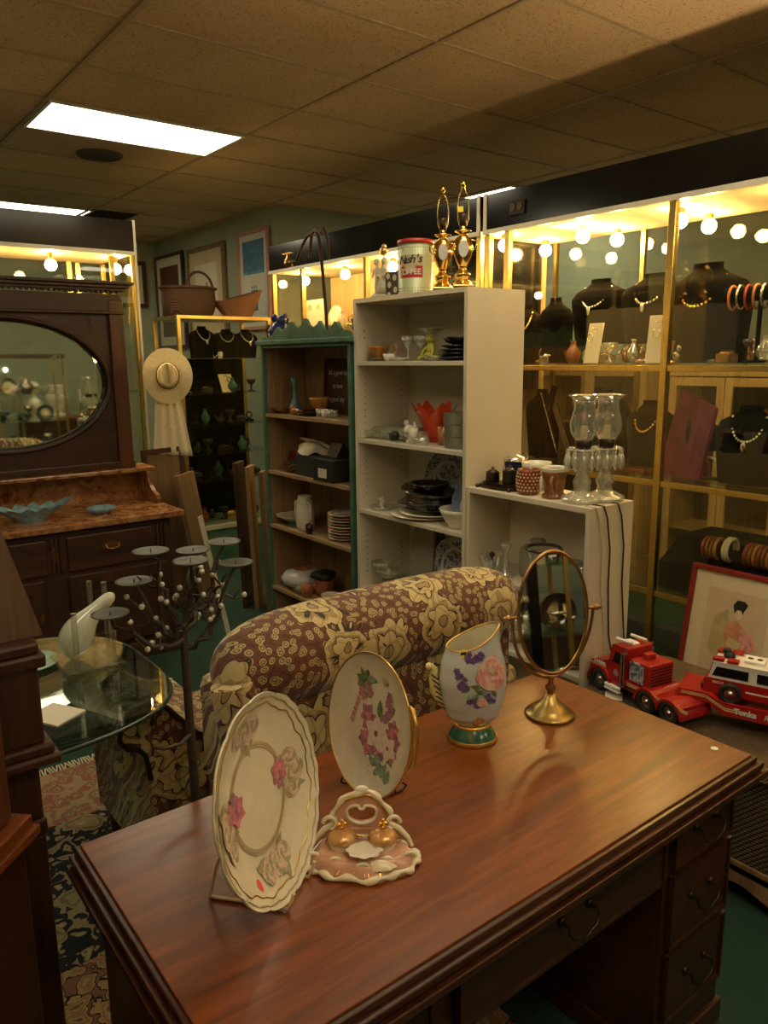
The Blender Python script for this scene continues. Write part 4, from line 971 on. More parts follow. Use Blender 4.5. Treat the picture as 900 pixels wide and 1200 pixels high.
def standing_plate(label, loc, r, mats, rz, lean=.22, name='plate', bands=None, sy=1.):
    """plate stood on its rim against the back, face towards local -y"""
    t = thing(name, label, 'plate', loc, rot=(0, 0, rz))
    g = G(); g.T = Matrix.Rotation(-lean, 4, 'X') @ Matrix.Translation((0, 0, r*sy)) @ Matrix.Rotation(PI/2, 4, 'X')
    g.lathe([(.001, -.004), (r*.6, -.004), (r*.98, -.016)], n=40, sy=sy); g.lathe([(r*.98, -.016), (r, -.012+.03), (r*.96, .017)], n=40, sy=sy)
    g.lathe([(r*.96, .017), (r*.78, .006), (r*.66, .003)], n=40, mi=1, sy=sy); g.lathe([(r*.66, .003), (r*.55, .0)], n=40, mi=0, sy=sy); g.lathe([(r*.55, 0), (.001, 0)], n=40, mi=2, sy=sy)
    g.build('dish', mats, t); return t

# -------- on top of the tall bookcase
ZT = 1.986
t = thing('figurine', 'pale porcelain courting couple figurine at the left end of the tall bookcase top', 'figurine', (2.36, 3.06, ZT), R_)
g = G(); g.lathe([(.001, 0), (.062, 0), (.058, .018), (.05, .026), (.001, .028)], n=24, sy=.7); g.build('base', 'figurine', t)
def person_fig(nm, x, h, skirt, lean):
    g = G()
    if skirt: g.lathe([(.001, .026), (.036, .026), (.030, .06), (.014, .10), (.017, .125), (.016, .14), (.006, .155), (.006, .162)], (x, 0, 0), 20, wob=lambda a, v: 1+.06*math.cos(a*7)*(1-v))
    else:
        for q in (-1, 1): g.tube([(x+q*.010, 0, .026), (x+q*.010, 0, .06), (x+q*.007, 0, .09)], [.008, .009, .011], 10)
        g.lathe([(.016, .08), (.017, .10), (.020, .135), (.014, .148), (.006, .156), (.006, .162)], (x, 0, 0), 18, sy=.7)
    g.ell((x+lean*.006, -.002, .174), (.012, .013, .015), 14, 10); g.ell((x+lean*.006, .003, .180), (.013, .014, .012), 12, 8); g.ell((x+lean*.006, -.014, .172), (.002, .003, .003), 6, 4)
    for q in (-1, 1): g.tube([(x+q*.016, 0, .14), (x+q*.028, -.008, .115), (x+q*.016, -.020, .105)], [.006, .005, .004], 8)
    return g.build(nm, 'figurine', t)
person_fig('woman', .022, .2, True, 1); person_fig('man', -.026, .2, False, -1)
g = G(); g.tube([(-.01, .02, .026), (-.008, .022, .12), (.0, .02, .20)], [.006, .005, .004], 8); g.ell((0, .018, .225), (.022, .018, .022), 10, 7); g.ell((.012, .012, .245), .012, 8, 6); g.build('tree_stump', 'gilt', t)
t = thing('polka_box', 'black box with large pale dots beside the coffee can', 'box', (2.40, 2.955, ZT))
g = G(); g.box(-.05, .05, -.055, .055, 0, .12)
for y, z in ((-.02, .035), (.025, .06), (-.015, .09), (.03, .015), (.035, .10)): g.prism(ellp(.014, .014, 20, (y, z)), -.0512, -.0498, 'x', 1)
for x, z in ((-.01, .04), (.02, .09), (-.03, .095)): g.prism(ellp(.014, .014, 20, (x, z)), -.0562, -.0548, 'y', 1)
g.build('body', ['box_black', 'paper'], t, .003)
# coffee can, its front turned to the viewer
CA = math.atan2(.76, .65)
t = thing('coffee_can', 'large pale green coffee can with red lid and label on the tall bookcase', 'coffee can', (2.335, 2.77, ZT), -PI/2+CA-.32)
r = .078
g = G(); g.lathe([(.001, 0), (r, 0), (r+.002, .003), (r, .006), (r, .222), (r*.95, .224)], n=48)
for z in (.012, .024, .198, .210):
    for k in range(40):
        q = 2*PI*k/40; g.ell((r*math.cos(q), r*math.sin(q), z), (.0022, .0022, .0026), 6, 4, 1)
g.build('body', ['can_green', 'can_dots'], t)
g = G(); g.lathe([(r+.001, .215), (r+.004, .216), (r+.004, .234), (r*.96, .236), (r*.9, .230), (.001, .230)], n=48); g.build('lid', 'can_red', t)
def band(z0, z1, a0, a1, mat, rr):
    g = G(); g.surf(lambda u, v: (rr*math.sin(a0+(a1-a0)*u), -rr*math.cos(a0+(a1-a0)*u), z0+(z1-z0)*v), 24, 2); return g.build('label', mat, t)
band(.068, .118, -.75, .75, 'can_red', r+.0006); band(.118, .165, -.75, .75, 'can_tan', r+.0006)
g = G(); g.surf(lambda u, v: ((r+.0009)*math.sin(.34*v*math.cos(2*PI*u)), -(r+.0009)*math.cos(.34*v*math.cos(2*PI*u)), .110+.024*v*math.sin(2*PI*u)), 30, 5, cu=True); g.build('label', 'can_tan', t)
def curved_text(body, z, size, mat, a0, da, name='lettering', lift=.0016, shear=0.):
    g = G()
    for i, ch in enumerate(body):
        a = a0+da*i; glyphs(g, ch, size, ((r+lift)*math.sin(a), -(r+lift)*math.cos(a), z+(.003*i if shear else 0)*.3), (PI/2, 0, a), .0004, .0006, shear)
    g.build(name, mat, t)
curved_text("Nash's", .143, .050, 'ink', -.50, .215, shear=.3); curved_text('COFFEE', .092, .034, 'paper', -.53, .215)
# brass table lamps without shades
def brass_lamp(label, loc, rz, stickers):
    t = thing('table_lamp', label, 'lamp', loc, rz, 'brass lamps on the tall bookcase')
    g = G(); g.obox((0, 0, .010), (.085, .085, .020)); g.lathe([(.040, .02), (.036, .034), (.024, .040), (.030, .052), (.034, .066), (.022, .078), (.014, .088), (.020, .094)], n=28, wob=lambda a, v: 1+.05*math.cos(8*a)); g.build('foot', 'gold', t, .003)
    G().lathe([(.014, .092), (.026, .112), (.040, .150), (.044, .178), (.036, .205), (.018, .222), (.016, .230), (.034, .238), (.036, .242), (.014, .248), (.012, .262)], n=32).build('body', 'gold', t)
    g = G(); g.prism(ellp(.020, .034, 24, (0, .165)), -.050, -.034, 'y', 0, True); g.build('cameo', 'delft_white', t)
    for q in (-1, 1):
        G().tube([(q*.036, 0, .205), (q*.058, 0, .20), (q*.056, 0, .175), (q*.04, 0, .16)], [.004, .005, .004, .003], 8).build('scroll', 'gold', t)
    G().lathe([(.012, .258), (.017, .264), (.018, .305), (.014, .312), (.001, .312)], n=20).build('socket', 'bronze_dark', t)
    g = G(); pts = [(.012, 0, .262), (.022, 0, .285), (.024, 0, .34), (.018, 0, .385), (.006, 0, .404), (0, 0, .406), (-.006, 0, .404), (-.018, 0, .385), (-.024, 0, .34), (-.022, 0, .285), (-.012, 0, .262)]
    g.tube(pts, .0022, 6); g.build('harp', 'brass', t)
    G().lathe([(.001, .404), (.010, .406), (.004, .414), (.009, .420), (.010, .430), (.004, .438), (.001, .440)], n=16).build('finial', 'gold', t)
    if stickers: G().obox((-.012, -.021, .325), (.022, .002, .022)).build('price_tag', 'sticker_yellow', t)
    return t
brass_lamp('shadeless brass lamp with harp, nearer the coffee can', (2.36, 2.615, ZT), -.7, False)
brass_lamp('shadeless brass lamp with a yellow tag on its socket, at the right', (2.36, 2.488, ZT), -.7, True)

# -------- shelf 1 of the tall bookcase
z = BS[0]+.0005
plate('amber saucer under the amber lustre cup', (2.32, 3.03, z), .055, 'amber_glass')
bowl('amber lustre cup on a saucer at the left of the top shelf', (2.32, 3.03, z+.012), .055, .06, 'amber', cat='cup')
t = thing('teacup', 'small flowered teacup with loop handle beside the amber cup', 'cup', (2.30, 2.915, z))
G().lathe([(.001, 0), (.020, 0), (.030, .012), (.036, .034), (.034, .034), (.027, .012), (.001, .006)], n=24).build('bowl', 'white_china', t)
G().tube([(.0+.0, -.034, .030), (0, -.055, .055), (0, -.04, .078), (0, -.018, .070), (0, -.03, .034)], .0035, 8).build('handle', 'amber', t)
plate('white saucer lying by the small flowered teacup', (2.295, 2.84, z), .045, 'white_china')
for i, y in enumerate((2.855, 2.80, 2.745)):
    goblet('clear stemmed glass standing in the middle of the top shelf', (2.36+.03*(i % 2), y, z), .115, .034, 'crystal_cut', 'clear stemmed glasses on the top shelf')
t = thing('frog_vase', 'yellow-green frog figure holding up a clear glass dish', 'figurine', (2.33, 2.655, z))
g = G(); g.ell((0, 0, .022), (.034, .040, .022)); g.ell((0, 0, .052), (.022, .024, .034)); g.ell((-.004, 0, .092), (.020, .024, .018)); 
for q in (-1, 1): g.ell((-.012, q*.013, .108), .008, 8, 6); g.tube([(-.01, q*.02, .06), (-.02, q*.034, .04), (-.03, q*.03, .012)], [.008, .007, .008], 8); g.tube([(0, q*.03, .02), (-.03, q*.045, .012), (-.045, q*.04, .006)], [.012, .009, .007], 8)
g.build('body', 'frog_yellow', t)
G().lathe([(.008, .108), (.02, .12), (.055, .137), (.066, .142), (.062, .143), (.018, .126), (.001, .122)], n=24).build('dish', 'crystal', t)
for i in range(4): plate('black plate in the stack at the right end of the top shelf', (2.36, 2.50, z+.0165*i), .105-.004*i, 'dark_plate', 'stack of black plates on the top shelf', sy=.9)
bowl('black bowl lying on the stack of black plates', (2.36, 2.50, z+.066), .08, .035, 'dark_plate')
bowl('low cut-glass dish in front of the black plates on the top shelf', (2.285, 2.58, z), .05, .022, 'crystal_cut', cat='dish')
# -------- shelf 2
z = BS[1]+.0005
def bottle(label, y, x, zz, mat, cap=None, l=.17, r_=.028, grp=None):
    r_ *= 1.12
    t = thing('bottle', label, 'bottle', (x, y, zz+r_), rot=(0, PI/2, 0), group=grp)
    G().lathe([(r_*.55, -.0), (r_*.55, .012), (r_*.5, .03), (r_, .055), (r_, l), (r_*.8, l+.004), (.001, l+.002)], n=20).build('glass', mat, t)
    if cap: G().lathe([(.001, -.016), (r_*.75, -.014), (r_*.75, .012), (r_*.5, .012)], n=20).build('cap', cap, t)
    return t
g_ = 'clear bottles lying on their sides on the second shelf'
for i, y in enumerate((3.075, 3.02, 2.965, 2.91)): bottle('clear bottle lying with its open mouth to the front on the second shelf', y, 2.27+.012*(i % 2), z, 'bottle_glass', None, .18, .026, g_)
bottle('bottle with a black cap lying on the second shelf, right of the open ones', 2.85, 2.27, z, 'bottle_glass', 'ink', .17, .027)
bottle('small clear bottle lying on its side under the orange bowl', 2.735, 2.265, z, 'crystal_cut', None, .10, .024)
t = thing('hen_figurine', 'white glass hen with green comb on the second shelf', 'figurine', (2.31, 2.785, z))
g = G(); g.lathe([(.001, 0), (.022, 0), (.018, .008), (.010, .022), (.030, .034), (.030, .04)], n=20); g.ell((0, 0, .058), (.026, .032, .026)); g.ell((0, .022, .09), (.012, .013, .016)); g.tube([(0, -.02, .06), (0, -.04, .082), (0, -.034, .10)], [.012, .009, .004], 8); g.build('body', 'white_china', t)
g = G(); g.ell((0, .022, .110), (.004, .010, .008), 8, 6); g.ell((0, .036, .088), (.003, .005, .003), 6, 4); g.build('comb', 'leaf_green', t)
t = thing('art_glass_bowl', 'orange-red handkerchief glass bowl with pulled points on the second shelf', 'bowl', (2.42, 2.735, z))
def hk(u, v):
    q = 2*PI*u; st = (.5+.5*math.cos(6*q))**1.5; rr = .040+.075*v*(.85+.36*st*v); zz = .02+.135*v+.050*v*v*(st-.3)
    return (rr*math.cos(q)*.75, rr*math.sin(q), zz)
g = G(); g.surf(hk, 112, 12, cu=True); g.lathe([(.001, 0), (.032, 0), (.026, .02), (.001, .022)], n=24); g.build('bowl', 'orange_red', t)
tumbler('amber glass votive in front of the orange bowl', (2.36, 2.60, z), .085, .032, 'amber')
tumbler('small pale frosted glass between the hen and the orange bowl', (2.29, 2.735, z), .075, .024, 'pale_china')
tumbler('low clear glass ashtray on the second shelf edge', (2.285, 2.665, z), .035, .034, 'crystal_cut')
for i in range(3): o = G().ring(ellp(.075-.006*i, .055-.005*i, 32, p=4), ellp(.071-.006*i, .051-.005*i, 32, p=4), 0, .05).prism(ellp(.07-.006*i, .05-.005*i, 32, p=4), 0, .005).build('glass_dish', 'crystal'); o.location = (2.34, 2.46+.012*i, z+.053*i); o.rotation_euler = (0, 0, PI/2*0); tag(o, 'square clear glass dish stacked at the right end of the second shelf', 'dish', 'stacked square glass dishes')
# -------- shelf 3
z = BS[2]+.0005
t = thing('candle_dish', 'clear glass chamber dish with centre handle at the left of the third shelf', 'dish', (2.33, 3.03, z))
G().lathe([(.001, 0), (.055, 0), (.065, .012), (.063, .014), (.05, .006), (.012, .006), (.012, .03), (.022, .045), (.016, .06), (.001, .062)], n=28, wob=lambda a, v: 1+.03*math.cos(12*a)).build('dish', 'crystal_cut', t)
g_ = 'stacked platters on the third shelf'
specs = [(.175, 'cream_china', 0), (.17, 'cream_china', .016), (.15, 'smoke_glass', .034), (.14, 'smoke_glass', .052), (.15, 'dark_plate', .070), (.135, 'smoke_glass', .090)]
for i, (rr, m_, dz) in enumerate(specs):
    plate(('cream oval platter at the bottom of the stack on the third shelf' if i < 2 else 'dark smoky platter in the middle of the stack on the third shelf'), (2.385+.012*((i*7) % 3), 2.75-.022*((i*5) % 3), z+dz), rr, m_, 'cream platters of the stack' if i < 2 else 'dark platters of the stack', h=.014, sy=1.0)
o = plate('large dark glass tray lying tilted on top of the platter stack', (2.38, 2.70, z+.125), .15, 'smoke_glass', rot=(.10, -.04, 0)); 
bowl('dark glass bowl resting on top of the platter stack', (2.36, 2.70, z+.12), .10, .05, 'dark_plate')
standing_plate('large blue and white transfer platter standing at the back of the third shelf', (2.505, 2.76, z), .155, ['delft_white', 'delft_pattern', 'delft_pattern'], R_, .14)
bowl('cream enamel bowl with chipped rim at the right of the third shelf', (2.34, 2.46, z), .10, .085, 'pale_china', foot=.6)
t = standing_plate('blue jasper plate with pale leaves standing in the cream bowl', (2.34, 2.43, z+.03), .085, ['jasper_blue', 'jasper_blue', 'jasper_blue'], R_+.1, .2)
g = G(); g.T = Matrix.Rotation(-.2, 4, 'X') @ Matrix.Translation((0, -.006, .085))
for q in range(5): g.prism(ellp(.010, .026, 14, (-.03+.015*q, -.02+.012*(q % 2))), -.003, 0, 'y')
g.build('leaf_relief', 'pale_china', t)
# -------- shelf 4
z = BS[3]+.0005
for i, (y, hh) in enumerate(((3.05, .13), (2.98, .10))): goblet('clear glass compote standing at the left of the fourth shelf', (2.34, y, z), hh, .055, 'crystal', 'clear compotes on the fourth shelf')
bowl('clear glass bowl on the fourth shelf beside the compotes', (2.32, 2.86, z), .06, .07, 'crystal')
o = G().prism(ellp(.075, .16, 40, (0, .16), 4), -.012, .012, 'x', 0, True).build('tray', 'stone_base', bevel=.004); o.location = (2.47, 2.90, z); o.rotation_euler = (0, .15, .2); tag(o, 'greenish oblong tray standing upright on the fourth shelf', 'tray')
o = G().prism(ellp(.06, .15, 40, (0, .15), 4), -.012, .012, 'x', 0, True).build('tray', 'walnut', bevel=.004); o.location = (2.52, 2.86, z); o.rotation_euler = (0, .1, .1); tag(o, 'dark brown tray standing upright right of the greenish one', 'tray')
standing_plate('grey transfer plate standing at the right end of the fourth shelf', (2.505, 2.70, z), .145, ['pale_china', 'delft_pattern', 'delft_pattern'], R_, .14)
for i, y in enumerate((2.62, 2.56, 2.50, 2.44)): tumbler('ribbed clear tumbler in front of the grey transfer plate', (2.32, y, z), .09, .026, 'crystal', 'ribbed tumblers on the fourth shelf')

# -------- on the low bookcase
z = 1.1655
t = thing('inkstand', 'dark bronze inkstand with two wells on the low bookcase', 'inkstand', (2.33, 2.21, z))
g = G(); g.prism(ellp(.055, .105, 40, p=3), 0, .014); g.prism(ellp(.045, .09, 40, p=3), .014, .024)
for x, y in ((-.05, -.09), (-.05, .09), (.05, -.09), (.05, .09)): g.ell((x, y, .006), .010, 8, 6)
g.build('base', 'bronze_dark', t, .003)
for y, hh in ((-.045, .05), (.05, .035)):
    g = G(); g.lathe([(.026, .024), (.030, .034), (.027, .024+hh), (.030, .027+hh), (.016, .036+hh), (.006, .040+hh), (.007, .048+hh), (.001, .052+hh)], (0, y, 0), 20); g.build('inkwell', 'bronze_dark', t)
t = thing('beer_stein', 'dark blue and white stein with pewter lid behind the inkstand', 'stein', (2.42, 2.215, z))
G().lathe([(.001, 0), (.050, 0), (.053, .01), (.050, .02), (.048, .10), (.052, .108)], n=32).build('body', 'stein_blue', t)
g = G()
for k in range(5): q = PI+.5*k-1.; g.prism(ellp(.012, .022, 14, (0, 0)), 0, .002, 'z') if False else g.ell((.0490*math.cos(q), .0490*math.sin(q), .06), (.004, .009, .024), 10, 8)
g.build('relief', 'delft_white', t)
G().lathe([(.054, .108), (.055, .114), (.040, .126), (.016, .134), (.001, .136)], n=32).build('lid', 'silver', t)
G().tube([(0, -.05, .095), (0, -.085, .09), (0, -.09, .05), (0, -.05, .02)], .007, 10).build('handle', 'stein_blue', t)
G().tube([(0, -.052, .112), (0, -.065, .128), (0, -.06, .145)], .005, 8).build('thumb_lift', 'silver', t)
t = thing('hobnail_jar', 'red-brown hobnail jar with rows of cream bobbles', 'jar', (2.315, 2.045, z))
G().lathe([(.001, 0), (.038, 0), (.044, .008), (.048, .03), (.049, .07), (.045, .09), (.046, .100), (.041, .100), (.044, .07), (.04, .01), (.001, .008)], n=32).build('body', 'red_brown_glaze', t)
g = G()
for j in range(6):
    for k in range(20):
        q = 2*PI*(k+.5*(j % 2))/20; rr = .0485-(.003 if j in (0, 5) else 0); g.ell((rr*math.cos(q), rr*math.sin(q), .018+.013*j), .0042, 8, 5)
g.build('bobbles', 'bobble', t)
bowl('cream bowl standing behind the hobnail jar', (2.41, 2.09, z), .062, .115, 'pale_china', foot=.7)
t = thing('ceramic_mug', 'brown glazed animal mug with cream face beside the hobnail jar', 'mug', (2.325, 1.925, z))
G().lathe([(.001, 0), (.046, 0), (.048, .01), (.036, .02), (.042, .05), (.048, .09), (.050, .112), (.046, .112), (.038, .05), (.001, .014)], n=32, wob=lambda a, v: 1+.05*math.cos(2*a)).build('body', 'brown_glaze', t)
G().lathe([(.050, .104), (.052, .112), (.052, .120), (.046, .120), (.044, .110)], n=32, wob=lambda a, v: 1+.05*math.cos(2*a)).build('rim', 'cream_china', t)
g = G(); g.ell((-.020, .034, .058), (.022, .014, .034), 16, 10); g.build('face', 'cream_china', t)
G().tube([(-.03, -.02, .09), (-.052, -.028, .075), (-.054, -.03, .045), (-.036, -.024, .025)], .008, 10).build('handle', 'brown_glaze', t)
def hurricane(label, loc):
    t = thing('hurricane_lamp', label, 'lamp', loc, 0, 'pair of glass hurricane lamps')
    G().lathe([(.001, 0), (.070, 0), (.076, .008), (.074, .016), (.062, .024), (.050, .028), (.030, .040), (.001, .042)], n=32, wob=lambda a, v: 1+.04*math.cos(12*a)).build('foot', 'crystal_cut', t)
    G().lathe([(.030, .036), (.026, .055), (.034, .075), (.022, .10), (.020, .125), (.028, .145), (.036, .160), (.030, .17), (.034, .185), (.046, .196), (.044, .20), (.02, .20)], n=24, wob=lambda a, v: 1+.05*math.cos(8*a)).build('stem', 'crystal_cut', t)
    G().lathe([(.024, .198), (.030, .204), (.031, .232), (.026, .236), (.001, .236)], n=24).build('collar', 'bronze_dark', t)
    for k in range(12):
        q = 2*PI*k/12+.2; x, y = .060*math.cos(q), .060*math.sin(q)
        g = G(); g.tube([(.03*math.cos(q), .03*math.sin(q), .196), (.046*math.cos(q), .046*math.sin(q), .205), (x, y, .196)], .0025, 6); g.ell((x, y, .188), .005, 8, 5); g.lathe([(.001, .120), (.006, .128), (.0105, .145), (.008, .165), (.003, .180), (.001, .184)], (x, y, 0), 6); g.build('prism_drop', 'crystal_cut', t)
    G().cyl((0, 0, .234), (0, 0, .285), .013, .013, 20).build('candle_sleeve', 'cream_china', t)
    G().lathe([(.030, .232), (.036, .240), (.050, .262), (.054, .290), (.046, .325), (.038, .355), (.040, .375), (.054, .392), (.062, .397), (.060, .399), (.052, .394)], n=36).build('glass_shade', 'crystal', t)
    return t
hurricane('left clear glass hurricane lamp with hanging prisms, nearer the brown mug', (2.33, 1.785+.012, z))
hurricane('right clear glass hurricane lamp with hanging prisms, at the end of the low bookcase', (2.425, 1.765, z))
o = lathe_item('candle', 'clear tall bud vase behind the hurricane lamps', 'vase', [(.001, 0), (.03, 0), (.01, .02), (.009, .12), (.018, .20), (.016, .20), (.007, .12), (.001, .03)], 'crystal', (2.46, 1.88, z), n=16); o.name = 'bud_vase'
# -------- low shelf 1
z = LS[0]+.0005
t = thing('crown_dish', 'clear glass crown-edged dish on the middle shelf of the low bookcase', 'dish', (2.33, 2.255, z))
g = G(); g.surf(lambda u, v: ((.034+.02*v)*math.cos(2*PI*u), (.034+.02*v)*math.sin(2*PI*u), .006+.05*v+.018*v*abs(math.cos(4*2*PI*u/2))**.7), 64, 6, cu=True); g.lathe([(.001, 0), (.035, 0), (.035, .006), (.001, .007)], n=24); g.build('dish', 'crystal_cut', t)
lathe_item('stopper_bottle', 'tiny black stoppered bottle standing inside the crown dish', 'bottle', [(.001, 0), (.016, 0), (.018, .02), (.012, .04), (.005, .046), (.005, .052), (.012, .06), (.012, .07), (.001, .078)], 'ink', (2.325, 2.25, z+.0075), n=18)
lathe_item('candlestick', 'clear pressed glass candlestick on the middle shelf of the low bookcase', 'candlestick', [(.001, 0), (.042, 0), (.038, .008), (.012, .018), (.010, .05), (.016, .06), (.010, .07), (.010, .11), (.018, .12), (.024, .135), (.020, .14), (.010, .125), (.001, .12)], 'crystal_cut', (2.31, 2.155, z), n=24, wob=lambda a, v: 1+.06*math.cos(8*a))
lathe_item('round_tin', 'greyish-brown lidded round jar at the back of the middle low shelf', 'jar', [(.001, 0), (.07, 0), (.075, .01), (.075, .11), (.06, .125), (.02, .13), (.02, .14), (.035, .145), (.03, .155), (.001, .157)], 'stone_base', (2.42, 2.08, z), n=30)
lathe_item('glass_vase', 'wide ribbed clear glass vase with dark rim behind the dressing mirror', 'vase', [(.001, 0), (.055, 0), (.06, .02), (.055, .11), (.065, .135), (.068, .145), (.062, .145), (.05, .11), (.001, .01)], 'crystal_cut', (2.33, 1.97, z), n=30, wob=lambda a, v: 1+.03*math.cos(18*a))
G_ = G().tube([(.070*math.cos(a), .070*math.sin(a), 0) for a in [j*PI/20 for j in range(40)]], .006, 8, closed=True).build('glass_ring', 'smoke_glass'); G_.location = (2.33, 1.97, z+.151); tag(G_, 'dark glass ring lying on the rim of the ribbed vase', 'ring')
for i, (x, y) in enumerate(((2.36, 1.84), (2.30, 1.77), (2.40, 1.76))): goblet('clear wine glass at the right of the middle low shelf', (x, y, z), .12, .035, 'crystal', 'wine glasses on the low bookcase')
# -------- low shelf 2
z = LS[1]+.0005
for i in range(4): plate('silver tray in the stack on the bottom shelf of the low bookcase', (2.36, 1.85, z+.02*i), .115-.008*i, 'silver', 'stacked silver trays', h=.016)
bowl('silver bowl resting on the stacked silver trays', (2.36, 1.85, z+.083), .07, .06, 'silver')
bowl('clear glass bowl left of the silver trays on the low bookcase', (2.36, 2.13, z), .09, .09, 'crystal')

# -------- green bookcase goods
t = thing('elephant_teapot', 'deep blue glazed animal pot on the left end of the green bookcase top', 'teapot', (2.33, 4.00, 1.8105), .4); t.scale = (1.3, 1.3, 1.3)
g = G(); g.lathe([(.001, 0), (.022, 0), (.040, .02), (.044, .045), (.030, .075), (.001, .082)], n=24); g.ell((-.006, -.022, .088), (.022, .024, .022)); g.ell((-.02, .006, .098), (.007, .018, .018), 10, 7); g.ell((.012, -.03, .105), (.014, .006, .014), 10, 7); g.tube([(-.01, -.04, .088), (-.012, -.058, .075), (-.012, -.064, .095)], [.009, .007, .005], 8); g.tube([(0, .04, .03), (0, .066, .045), (0, .05, .07)], .005, 8); g.build('body', 'blue_glaze', t)
for i in range(3): bowl('dark striped bowl nested in the pile at the right end of the green bookcase top', (2.40, 3.26, 1.811+.019*i), .065, .055, 'dark_plate', 'nested dark bowls on the green bookcase')
# iron standing tap lamp behind the green bookcase
t = thing('iron_crane', 'rust-brown iron stand with curved arms ending in a brass tap, behind the green bookcase', 'stand', (2.62, 3.92, 0))
LL = (2.62, 3.92, 0)
W(LL).lathe([(.001, 0), (.13, 0), (.12, .02), (.02, .035), (.014, .06)], LL, 24).build('base', 'iron', t)
W(LL).tube([(2.62, 3.92, .05), (2.62, 3.925, 1.2), (2.62, 3.93, 1.95), (2.62, 3.965, 2.25), (2.62, 3.99, 2.40), (2.62, 4.03, 2.455), (2.62, 4.07, 2.43), (2.62, 4.10, 2.30)], .010, 8).build('pole', 'wicker_dark', t)
W(LL).tube([(2.62, 3.96, 2.42), (2.62, 4.02, 2.455), (2.62, 4.12, 2.43), (2.62, 4.20, 2.36), (2.62, 4.25, 2.30), (2.62, 4.32, 2.295)], .010, 8).build('arm', 'wicker_dark', t)
W(LL).tube([(2.62, 3.99, 2.44), (2.62, 3.94, 2.45), (2.62, 3.90, 2.38), (2.62, 3.89, 2.28)], .008, 8).build('arm', 'wicker_dark', t)
hd = W(LL).lathe([(.012, -.03), (.026, -.028), (.028, .01), (.014, .025), (.010, .05)], (2.62, 4.345, 2.305), 16).build('tap', 'brass_old', t)
W(LL).box(2.612, 2.628, 4.30, 4.40, 2.352, 2.360).build('tap_handle', 'brass', hd)
z = GS[0]+.0005
t = thing('wooden_sign', 'dark wooden sign lettered in white script on the top shelf of the green bookcase', 'sign', (2.50, 3.67, z), rot=(-.08, 0, R_))
G().box(-.14, .14, 0, .010, 0, .315).build('board', 'walnut', t); G().ring([(-.14, 0), (.14, 0), (.14, .315), (-.14, .315)], [(-.122, .018), (.122, .018), (.122, .297), (-.122, .297)], -.008, .0, 'y').build('frame', 'walnut_up', t, .002)
for i, s_ in enumerate(("It's a good day", "to have", "a good day")): text('lettering', s_, .040, 'paper', t, (0, -.0015, .235-.075*i), (PI/2, 0, 0), .0004, .0, .25, sx=.82)
lathe_item('bud_vase', 'slender teal bud vase in front of the wooden sign', 'vase', [(.001, 0), (.026, 0), (.036, .02), (.034, .045), (.016, .08), (.010, .11), (.011, .17), (.024, .205), (.021, .205), (.007, .17), (.007, .11), (.03, .03), (.001, .01)], 'teal_glaze', (2.34, 3.86, z), n=24)
t = thing('leaf_dish', 'brown leaf-shaped dish at the left of the green bookcase top shelf', 'dish', (2.33, 3.97, z)); G().surf(lambda u, v: ((.02+.055*v)*math.cos(2*PI*u), (.02+.075*v)*(1+.08*math.cos(10*PI*u))*math.sin(2*PI*u)*.8, .003+.028*v*v), 40, 6, cu=True).build('dish', 'brown_glaze', t)
o = bowl('amber lustre bowl standing in front of the wooden sign', (2.36, 3.63, z+.028), .06, .075, 'amber'); 
o = bowl('dark brown oval dish under the amber lustre bowl', (2.34, 3.68, z), .085, .028, 'bronze_dark')
t = thing('glass_shoe', 'dark brown ceramic shoe beside the teal vase', 'ornament', (2.30, 3.76, z)); g = G(); g.tube([(0, .05, .018), (0, .02, .022), (0, -.02, .018), (0, -.05, .01)], [.024, .022, .017, .008], 14); g.ell((0, .045, .03), (.022, .024, .03)); g.build('body', 'brown_glaze', t)
for i, (y, m_) in enumerate(((3.56, 'crystal_cut'), (3.51, 'white_china'), (3.46, 'crystal_cut'), (3.41, 'crystal'))): tumbler('tiny shot glass in the row at the right of the green bookcase top shelf', (2.31, y, z), .045, .018, m_, 'shot glasses on the green bookcase')
o = lathe_item('figurine_vase', 'dark narrow-necked jug at the right end of the green bookcase top shelf', 'jug', [(.001, 0), (.03, 0), (.042, .03), (.04, .06), (.02, .09), (.014, .13), (.022, .15), (.018, .15), (.001, .10)], 'bronze_dark', (2.44, 3.30, z), n=24); o.name = 'jug'
z = GS[1]+.0005
o = G().box(-.05, .05, -.055, .055, 0, .10).build('red_tin', 'red_tin', bevel=.004); o.location = (2.44, 3.99, z); tag(o, 'dark red tin behind the little basket on the second green shelf', 'tin')
t = thing('handled_basket', 'small woven basket with hoop handle on the second green shelf', 'basket', (2.33, 3.86, z))
g = G(); g.lathe([(.001, 0), (.055, 0), (.075, .06), (.078, .064), (.07, .06), (.05, .01), (.001, .01)], n=28, sy=1.1); g.build('body', 'wicker_gold', t)
G().tube([(0, .078*math.cos(a), .06+.075*math.sin(a)) for a in [j*PI/12 for j in range(13)]], .005, 8).build('handle', 'wicker_tan', t)
for lab, y, xx, m_, w_ in (('dark green box with papers on top, on the second green shelf', 3.66, 2.36, 'box_green', .21), ('black box with a white label at the right of the second green shelf', 3.43, 2.33, 'box_black', .20)):
    t = thing('storage_box', lab, 'box', (xx, y, z)); G().box(-.09, .13, -w_/2, w_/2, 0, .12).build('box', m_, t, .003)
    if m_ == 'box_black':
        G().box(-.0915, -.0898, -.035, .045, .02, .07).build('label', 'paper', t)
        text('lettering', 'BOOTS', .016, 'ink', t, (-.0922, .005, .05), (PI/2, 0, R_)) if False else None
t = thing('linen_pile', 'heap of cream linens and papers on the dark green box', 'linens', (2.36, 3.70, z+.121))
random.seed(4)
